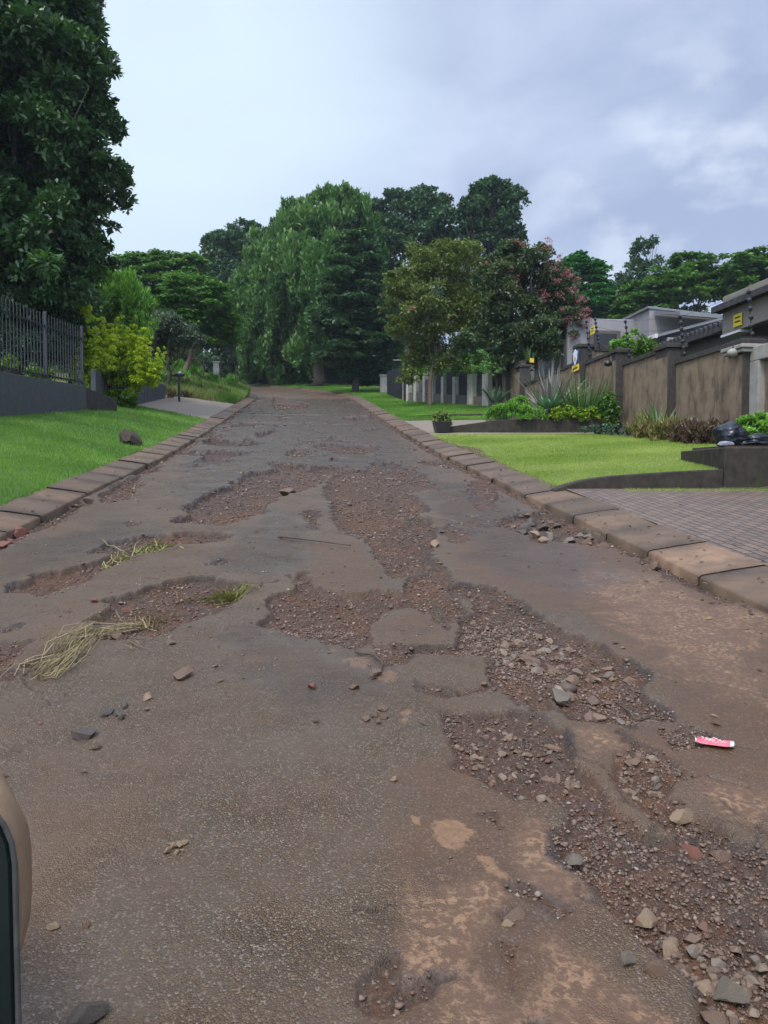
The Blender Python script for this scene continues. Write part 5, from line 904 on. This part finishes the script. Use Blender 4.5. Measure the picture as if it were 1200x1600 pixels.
for x, y, w, mt, lab in ((837, 838, 20, PALES, 'whitish concrete chunk in the washed-out right gutter'), (860, 829, 22, GREYS, 'grey concrete slab piece in the right gutter'), (877, 841, 20, BROWNS, 'brown chunk between grey pieces in the right gutter'), (892, 833, 20, GREYS, 'grey-brown chunk next to the square brick in the gutter'), (907, 845, 18, BROWNS, 'low brown chunk in front of the gutter pile'), (941, 843, 20, BROWNS, 'square tan brick piece at the kerb foot'), (955, 850, 16, DARKS, 'dark chunk right of the square tan brick piece'), (975, 855, 16, BROWNS, 'brown chunk near the end of the gutter pile'), (995, 866, 18, BROWNS, 'last brown chunk but one at the foot of the orange kerb'), (1022, 882, 24, BROWNS, 'flat brown chunk alone below the orange kerb stone'), (850, 846, 18, PALES, 'pale flat chunk at the front of the gutter pile'), (830, 806, 22, DARKS, 'dark earth clod at the top of the gutter washout'), (846, 814, 20, DARKS, 'second dark earth clod in the gutter washout')): st(x, y, w, mt, lab)
for i in range(16): st(RNG.uniform(800, 868), RNG.uniform(800, 826), RNG.uniform(9, 20), DARKS if i % 3 else BROWNS, 'dark earth clod in the washed-out hollow at the right kerb', name='earth_clod', cat='earth clod', group='earth clods in the right gutter hollow')
for i in range(14): t_ = RNG.random(); st(905+t_*115+RNG.normal()*4, 826+t_*52+RNG.normal()*4, RNG.uniform(8, 16), BROWNS if i % 3 else GREYS, 'brown crumb of the rubble line along the foot of the right kerb', name='rubble_crumb', cat='rubble', group='rubble crumbs along the right kerb')
p = G(202, 695); o = stone_at(p[0], p[1], .50, plain('mossy_rock', (.075, .052, .034), (.035, .03, .018), 8, .9, .6, .02), 'single brown mossy rock lying on the left lawn', z=float(H(p[0], p[1])), name='rock', cat='rock', sc=(.95, 1, 1.7)); o.rotation_euler = (.15, -.2, .4)
GRP = [(ZE, 86, .026, .085, '160,330 330,300 560,310 760,440 960,490 1000,640 1100,720 900,750 740,740 600,690 540,620 540,500 420,470 250,440', 'brown angular rubble stone in the long upper heap of the washed-out strip', 'rubble in the upper heap'),
       (ZF, 62, .020, .055, '90,200 260,70 420,120 520,190 600,330 540,420 420,400 250,340 190,300', 'rubble stone in the middle heap left of the long crack', 'rubble in the middle heap'),
       (ZF, 26, .024, .058, '690,210 840,215 870,290 880,380 800,410 740,370 690,310', 'rubble stone in the small heap between the long crack and the red can', 'rubble in the small heap'),
       (ZG, 56, .016, .050, '650,600 800,640 1000,700 1200,900 1200,1271 790,1271 760,1040 600,800 500,640', 'broken stone in the gravel bed at the lower right corner of the road', 'stones in the lower right gravel bed')]
for z, n, s0, s1, s, lab, grp in GRP:
    P = pts(z, s); k = 0
    while k < n:
        x = RNG.uniform(P[:, 0].min(), P[:, 0].max()); y = RNG.uniform(P[:, 1].min(), P[:, 1].max())
        if segdist(P, np.array([x]), np.array([y]))[0] < .01: continue
        stone_at(x, y, s0+(s1-s0)*RNG.random()**2.0, STONE, lab, grp); k += 1
def pebbles(name, label, X, Y, S, seed):
    r = np.random.default_rng(seed); bm = bmesh.new(); bmesh.ops.create_icosphere(bm, subdivisions=1, radius=1); bm.verts.ensure_lookup_table(); iv = np.array([v.co for v in bm.verts]); jf = np.array([[v.index for v in f.verts] for f in bm.faces]); bm.free()
    n = len(X); Z = np.array([rz(x, y) for x, y in zip(X, Y)]); V = iv[None]*(1+.30*r.normal(size=(n, len(iv), 1)).clip(-1.2, 1.2)); th = r.random(n)*6.28; c, s_ = np.cos(th), np.sin(th)
    V = V*np.stack([np.ones(n)*.6, .35+.2*r.random(n), .24+.2*r.random(n)], -1)[:, None]; V = np.stack([V[..., 0]*c[:, None]-V[..., 1]*s_[:, None], V[..., 0]*s_[:, None]+V[..., 1]*c[:, None], V[..., 2]], -1)*S[:, None, None]
    V += np.stack([X, Y, Z+S*.12], -1)[:, None]; Fc = (jf[None]+(np.arange(n)*len(iv))[:, None, None]).reshape(-1, 3)
    return tag(mesh_np(name, V.reshape(-1, 3), Fc, PEB, attrs={'tint': np.repeat(r.random(n), len(iv))}), label, 'gravel', kind='stuff')
Yf, Xf, Hf = YY.ravel(), XX.ravel(), A['hole'].ravel(); ok = (Yf > 1.4) & (Yf < 45)
wgt = np.where(ok, Hf**2*np.gradient(rowsY)[:, None].repeat(NU, 1).ravel()**.45*(1+2.5*(Yf < 5)), 0); dens = sstep(.35, .65, fbm(Xf*1.7+3, Yf*1.7, 3)); wgt *= .35+dens
k = RNG.choice(len(Yf), 60000, p=wgt/wgt.sum()); n = len(k)
S = .0026*np.exp(RNG.normal(size=n)*.5)*(1+Yf[k]*.12); S = np.minimum(S, .008+.0022*Yf[k])
pebbles('gravel', 'loose brown gravel lying in the holes of the road', Xf[k]+RNG.normal(size=n)*.01, Yf[k]+RNG.normal(size=n)*.012, S*2.0, 1)
wg2 = np.where(ok & (Yf < 30), sstep(.45, .75, fbm(Xf*.8+9, Yf*.8, 4))*np.gradient(rowsY)[:, None].repeat(NU, 1).ravel()**.5, 0); k = RNG.choice(len(Yf), 2200, p=wg2/wg2.sum()); n = len(k)
pebbles('gravel', 'stray gravel grains scattered over the asphalt', Xf[k], Yf[k], .006*np.exp(RNG.normal(size=n)*.45)*(1+Yf[k]*.12), 2)

STRAW = leafmat('dry_straw', (.10, .070, .032), (.20, .15, .065), (.36, .29, .14), .15, .6); STRAWG = leafmat('green_straw', (.12, .12, .03), (.20, .195, .05), (.32, .30, .10), .2, .6)
def straw(label, runs, mat, seed, w=.006):
    r = np.random.default_rng(seed); V = []; Q = []; T = []
    for pth, n, sp, ln in runs:
        C = np.array([G(*q)[:2] for q in pth]); L = np.concatenate([[0], np.cumsum(np.linalg.norm(np.diff(C, axis=0), axis=1))])
        for i in range(n):
            s0 = r.uniform(-.1, max(.02, L[-1]*(1-ln*.6))); s1 = s0+L[-1]*ln*r.uniform(.5, 1.1); off = r.normal()*sp; dr = r.normal()*sp*1.4; zt = abs(r.normal())*.03+.012; t = r.random(); bow = r.normal()*.02
            for j in range(6):
                f = j/5; s = np.clip(s0+(s1-s0)*f, 0, L[-1]*1.06); x = np.interp(s, L, C[:, 0]); y = np.interp(s, L, C[:, 1]); a = np.array([np.interp(s+.05, L, C[:, 0])-np.interp(s-.05, L, C[:, 0]), np.interp(s+.05, L, C[:, 1])-np.interp(s-.05, L, C[:, 1])]); a = a/(np.linalg.norm(a)+1e-6); nn = np.array([a[1], -a[0]])
                q = np.array([x, y])+nn*(off+dr*f+bow*math.sin(f*3.1)*3)+r.normal(size=2)*.006; z = max(rz(q[0], q[1]), rz(x, y)-.02)+zt*math.sin(.4+2.4*f)+.004; ww = nn*w*(1-.5*f)/2
                V += [(q[0]+ww[0], q[1]+ww[1], z+.002), (q[0]-ww[0], q[1]-ww[1], z)]; T += [t, t]
                if j: k = len(V)-4; Q.append((k, k+1, k+3, k+2))
    b = np.array(V).mean(0); return tag(mesh_np('straw', V, np.array(Q), mat, attrs={'tint': T}, base=[float(x) for x in b]), label, 'straw')
zb3 = lambda s: [(int(a.split(',')[0])/3, 800+int(a.split(',')[1])/3) for a in s.split()]
straw('long yellow straw bundle trailing out of the left pothole', [(zb3('700,480 600,500 480,535 400,570 340,640 260,720 190,790'), 70, .035, .7), (zb3('390,570 330,680 210,760 185,800'), 36, .035, .7), (zb3('420,575 300,640 240,680 225,690'), 14, .05, .9), (zb3('480,560 560,600 620,640'), 5, .02, 1), (zb3('450,560 370,590 260,585'), 8, .03, .9)], STRAW, 1, .005)
straw('tangle of brown straw in the middle of the left pothole', [(zb3('620,500 700,470 760,480'), 30, .07, .9), (zb3('690,520 690,460 720,430'), 8, .03, 1), (zb3('640,490 740,460 780,430'), 8, .04, 1), (zb3('720,500 760,520 800,530'), 5, .03, 1), (zb3('800,385 880,375 980,350'), 14, .05, .9), (zb3('640,650 680,610'), 5, .02, 1)], STRAW, 2, .006)
straw('greenish yellow straw bundle at the right rim of the left pothole', [(zb3('980,365 1040,375 1100,375 1165,345'), 60, .045, .9), (zb3('1000,350 1080,350 1160,342'), 30, .03, .9), (zb3('1090,380 1110,405'), 8, .03, 1)], STRAWG, 3, .008)
straw('dry straw caught in the upper left pothole', [(zb3('630,160 680,140 740,125 830,120'), 40, .10, .6), (zb3('700,190 740,165 800,150'), 22, .08, .8), (zb3('520,235 580,205 620,190'), 16, .05, .8), (zb3('560,190 640,175'), 12, .06, .8)], STRAWG, 4, .010)
def stick(label, path, r0, seed, forks=()):
    m = MB(); r = np.random.default_rng(seed); P = [G(*q) for q in path]; Q = []
    for a, b in zip(P[:-1], P[1:]):
        for t in (0, .33, .66): q = a+(b-a)*t+np.array([r.normal()*.006, r.normal()*.006, 0]); Q.append(q)
    Q.append(P[-1]); Q = [np.array([q[0], q[1], rz(q[0], q[1])+r0*1.5+.004]) for q in Q]
    zmax = [max(Q[max(i-1, 0)][2], Q[i][2], Q[min(i+1, len(Q)-1)][2]) for i in range(len(Q))]
    Q = [np.array([q[0], q[1], z]) for q, z in zip(Q, zmax)]; m.tube(Q, list(np.linspace(r0, r0*.45, len(Q))), 6)
    for i, dx, dy in forks: m.tube([Q[i], Q[i]+np.array([dx, dy, .015])], [r0*.6, r0*.25], 5)
    return tag(m.build('stick', WOODS, smooth=True), label, 'stick')
stick('long thin straight stick lying on the smooth asphalt patch', [(435, 842), (480, 848), (548, 858)], .011, 1); stick('bent dark twig curving over the mud near the road centre', [(555, 1022), (587, 1030), (598, 1041), (592, 1055), (576, 1066)], .007, 2, ((4, .05, .06), (9, -.05, .03)))
stick('thin stick lying at the right side of the upper rubble heap', [(966, 1090), (995, 1110), (1028, 1128)], .007, 3, ((5, .05, -.02),)); stick('short pale twig on the small rubble heap', [(1012, 1222), (1034, 1211)], .004, 4)
# flattened can
c0, c1 = G(1086, 1159), G(1147, 1170); ax = (c1-c0)[:2]; Lc = float(np.linalg.norm(ax)); ax /= Lc; nx = np.array([-ax[1], ax[0]]); ctr = (c0+c1)/2; zc = max(rz(*(ctr[:2]+ax*t)) for t in (-.08, -.04, 0, .04, .08))+.004
root = thing('drink_can', 'flattened red drink can with white script on the right lane', 'drink can', (ctr[0], ctr[1], zc)); Wc = .072
CANR = plain('red_can_paint', (0.500, 0.055, 0.085), (0.580, 0.150, 0.170), 40, .35, .3, .002, .5); CANS = plain('can_metal', (0.700, 0.700, 0.680), (0.500, 0.500, 0.480), 40, .35, .3, .002, .5, .6)
def cpt(a, b, z): q = ctr[:2]+ax*a*Lc/2+nx*b*Wc/2; return (q[0], q[1], zc+z)
def canpart(a0, a1, name, mat):
    V = []; Fc = []; na, nb = 14, 9; r = np.random.default_rng(int(a0*50)+100)
    for sgn in (1, -1):
        for i in range(na):
            a = a0+(a1-a0)*i/(na-1); bw = (1-max(abs(a)-.45, 0)**2/.30*.62)
            for j in range(nb): b = -1+2*j/(nb-1); V.append(cpt(a, b*bw, .009+sgn*(.009*(1-b**4)*(1 if sgn > 0 else .9))+(.006*math.sin(a*9+b*3)+.004*math.sin(a*21-b*7))*(sgn > 0)*(1-b*b)))
    for s in (0, na*nb):
        for i in range(na-1):
            for j in range(nb-1): k = s+i*nb+j; Fc.append((k, k+1, k+nb+1, k+nb))
    m = MB(); m.add(V, Fc); bmname = m.build(name, mat, root, smooth=True); return bmname
canpart(-.93, .80, 'body', CANR); canpart(.801, 1.0, 'end', CANS); canpart(-1.0, -.931, 'end', CANS)
m = MB()
for b0, am, fr, a0, a1 in ((.12, .26, 17, -.62, .60), (-.42, .10, 25, -.5, .45), (.62, .06, 9, -.7, .3)):
    pp = []
    for t in np.linspace(0, 1, 60): a = a0+(a1-a0)*t+.03*math.sin(t*fr*3); b = b0+am*math.sin(t*fr)*(.6+.4*math.cos(t*7)); pp.append(cpt(a, b, .0193+(.006*math.sin(a*9+b*3)+.004*math.sin(a*21-b*7))*(1-b*b)-.009*b**4))
    m.tube(pp, .0016 if am > .2 else .0011, 4)
m.build('script', SIGNW, root)

# ------------------------------------------------------------------ the car beside the camera: only its mud-tan wing mirror reaches into the frame
th = R(26); cd = np.array([-math.sin(th), math.cos(th), 0]); cn = np.array([math.cos(th), math.sin(th), 0]); gs = .11*math.cos(th)
def cp(s, q, z): p = cd*s+cn*q; return (p[0], p[1], z+.11*p[1])
FL = -.16
croot = thing('car', 'dark green car at the left edge with only its muddy tan wing mirror in view', 'car', cp(0, FL-.85, 0))
PAINT = plain('dark_green_paint', (.012, .026, .020), (.020, .030, .024), 5, .22, .05, .002, .5); TAN = plain('muddy_tan_plastic', (.30, .20, .115), (.17, .105, .06), 9, .55, .4, .004, .4); GLASSD = plain('dark_glass', (.010, .018, .016), (.014, .022, .02), 4, .08, 0, .001, .6)
RUB = plain('tyre_rubber', (.02, .019, .018), (.03, .028, .025), 20, .8, .2); RIMM = plain('rim_metal', (.4, .4, .4), (.3, .3, .3), 20, .35, .1, .002, .5, .8)
def hull(name, mat, prof, q0, q1, inset=0):
    m = MB(); n = len(prof); V = []
    for q, k in ((q0, inset), (q0-.10, 0), (q1+.10, 0), (q1, inset)):
        cs = np.array([p[0] for p in prof]).mean(); cz = np.array([p[1] for p in prof]).mean(); V += [cp(cs+(s-cs)*(1-k), q, cz+(z-cz)*(1-k)) for s, z in prof]
    Fc = [tuple(range(n))[::-1], tuple(range(3*n, 4*n))]+[(a*n+i, a*n+(i+1) % n, (a+1)*n+(i+1) % n, (a+1)*n+i) for a in range(3) for i in range(n)]
    m.add(V, Fc); return m.build(name, mat, croot, .02)
hull('body', PAINT, [(-2.1, .35), (1.95, .32), (2.15, .5), (2.12, .78), (1.9, .9), (.95, 1.0), (-2.0, 1.02), (-2.2, .8)], FL, FL-1.72, .02)
hull('cabin', GLASSD, [(.95, 1.0), (.1, 1.45), (-1.6, 1.47), (-2.0, 1.02)], FL-.10, FL-1.62, .06); hull('roof', PAINT, [(.1, 1.45), (-.1, 1.50), (-1.5, 1.52), (-1.6, 1.47)], FL-.16, FL-1.56, .02)
for s in (1.35, -1.35):
    for q, q2 in ((FL+.0, FL-.2), (FL-1.52, FL-1.72)):
        w = MB(); w.tube([cp(s, q, .32), cp(s, q2, .32)], .32, 20); w_ = w.build('wheel', RUB, croot, .02); MB().tube([cp(s, q+.012 if q > -1 else q2-.012, .32), cp(s, (q+q2)/2, .32)], .2, 16).build('rim', RIMM, w_)
for q in (FL-.3, FL-1.42): MB().tube([cp(2.08, q, .68), cp(2.19, q, .66)], [.10, .085], 12).build('headlight', RIMM, croot)
def mirror_outline(qi, qo, z0, z1, s, rr): # rounded plate seen from the driver's side
    o = []
    for a in np.linspace(0, math.pi/2, 7): o.append((qo-rr+rr*math.sin(a), z1-rr*1.25+rr*1.25*math.cos(a)))
    for a in np.linspace(0, math.pi/2, 7): o.append((qo-rr+rr*math.cos(a)-.0, z0+rr*1.6-rr*1.6*math.sin(a)))
    o += [(qi, z0+.01), (qi, z1-.01)]; return [cp(s, q, z) for q, z in o]
m = MB(); secs = [(.62, 0, 0), (.66, .012, .006), (.72, .008, .004), (.78, -.03, -.03)]; rings = [mirror_outline(FL+.06, -.052+.119+dq, 1.02-dz, 1.198+dz, s, .055) for s, dq, dz in secs]; n = len(rings[0]); V = sum(rings, [])
m.add(V, [tuple(range(n))[::-1], tuple(range(3*n, 4*n))]+[(a*n+i, a*n+(i+1) % n, (a+1)*n+(i+1) % n, (a+1)*n+i) for a in range(3) for i in range(n)]); mir = m.build('wing_mirror', TAN, croot, .004, smooth=True)
m = MB(); m.prism(mirror_outline(FL+.05, .060, .95, 1.222, .600, .05), tuple(np.array(cp(.618, 0, 0))-np.array(cp(.600, 0, 0)))); m.build('mirror_glass', GLASSD, mir, .004)
MB().tube([np.array(p) for p in mirror_outline(FL+.05, .0605, .95, 1.2225, .598, .05)[:12]], .0022, 6).build('edge_glint', plain('glint_grey', (.09, .09, .08), (.05, .05, .045), 40, .5, .2), mir, smooth=True)  # pale bead painting the bright highlight along the glass edge
MB().tube([cp(.70, FL+.1, 1.135), cp(.70, .076, 1.135), cp(.73, .074, 1.132)], .004, 6).build('seam', RUB, mir)
MB().tube([cp(.66, FL+.07, 1.1), cp(.68, FL-.03, 1.06)], [.05, .06], 10).build('bracket', PAINT, mir)

# thin damp air round the whole scene
hz = NT('haze_air'); hz.t.nodes.remove(hz.p); pv = hz.n('ShaderNodeVolumePrincipled'); pv.inputs['Color'].default_value = (.80, .90, 1, 1); pv.inputs['Density'].default_value = .00032; pv.inputs['Anisotropy'].default_value = .2
hz.l(pv.outputs[0], hz.out.inputs['Volume'])
hb_ = MB().box(-950, 950, -350, 950, float(tz.min())-1.0, 60).build('haze', hz.m, ground=True); tag(hb_, kind='stuff'); hb_['label'] = 'thin pale damp air over the whole street'; hb_['category'] = 'haze'
SC.cycles.diffuse_bounces = 6

# weeds on the bank and leaf litter
r_ = np.random.default_rng(77); wp = []
for i in range(70): y = 42+r_.random()**1.5*36; u = -4.0-r_.random()*7; x = u+float(xc(y)); wp.append((np.array([x, y, float(H(x, y))+.12]), .16+.22*r_.random()))
tag(leaves('weeds', None, LOLIVE, wp, .16, .05, .7, 78, clump=.5, style='up'), 'rough olive weeds growing through the bank grass', 'weeds', kind='stuff')
n = 900; y = 3+r_.random(n)**1.6*32; sd_ = r_.random(n) < .62; u = np.where(sd_, 3.0+r_.normal(size=n)*.5+r_.random(n)*.7, -2.8-r_.random(n)*.9); u = np.where(r_.random(n) < .2, r_.uniform(-2.8, 6, n), u); x = u+xc(y)
z = np.array([rz(a, b) if -2.95 < a-float(xc(b)) < 3.15 else float(H(a, b))+.012 for a, b in zip(x, y)])+.006; th_ = r_.random(n)*6.28; L_ = .012+.022*r_.random(n); W_ = L_*.45; a_ = np.stack([np.cos(th_), np.sin(th_), r_.normal(size=n)*.25], -1); s_ = np.stack([-np.sin(th_), np.cos(th_), r_.normal(size=n)*.25], -1); c_ = np.stack([x, y, z], -1)
V = np.stack([c_-a_*L_[:, None], c_+s_*W_[:, None]+[0, 0, .004], c_+a_*L_[:, None], c_-s_*W_[:, None]+[0, 0, .004]], 1).reshape(-1, 3)
tag(mesh_np('leaf_litter', V, np.arange(4*n).reshape(-1, 4), leafmat('dead_leaf', (.05, .03, .016), (.11, .065, .03), (.20, .14, .06), .1, .6), attrs={'tint': np.repeat(r_.random(n), 4)}), 'dead brown leaf bits strewn along the kerbs', 'leaf litter', kind='stuff')

dm = leafmat('dry_weed', (.07, .045, .022), (.13, .09, .045), (.22, .17, .08), .2, .6); dw = []
for i in range(60):
    p = G(r_.uniform(258, 350), r_.uniform(596, 624))
    if p[1] > 35: dw.append((p+np.array([0, 0, .12]), .14+.16*r_.random()))
tag(leaves('weeds', None, dm, dw, .14, .03, .8, 79, clump=.5, style='up'), 'patch of dry brown weeds on the left bank', 'weeds', kind='stuff'); tw = []
for i in range(46): u_ = -4.5-r_.random()*6; y_ = r_.uniform(44, 76); p = np.array([u_+float(xc(y_)), y_, float(H(u_+float(xc(y_)), y_))]); tw.append((p+np.array([0, 0, .35]), .22+.3*r_.random()))
tag(leaves('weeds', None, LBAM, tw, .24, .035, .55, 80, clump=.5, style='up', tint1=.6), 'tall light green weeds along the crest of the left bank', 'weeds', kind='stuff')
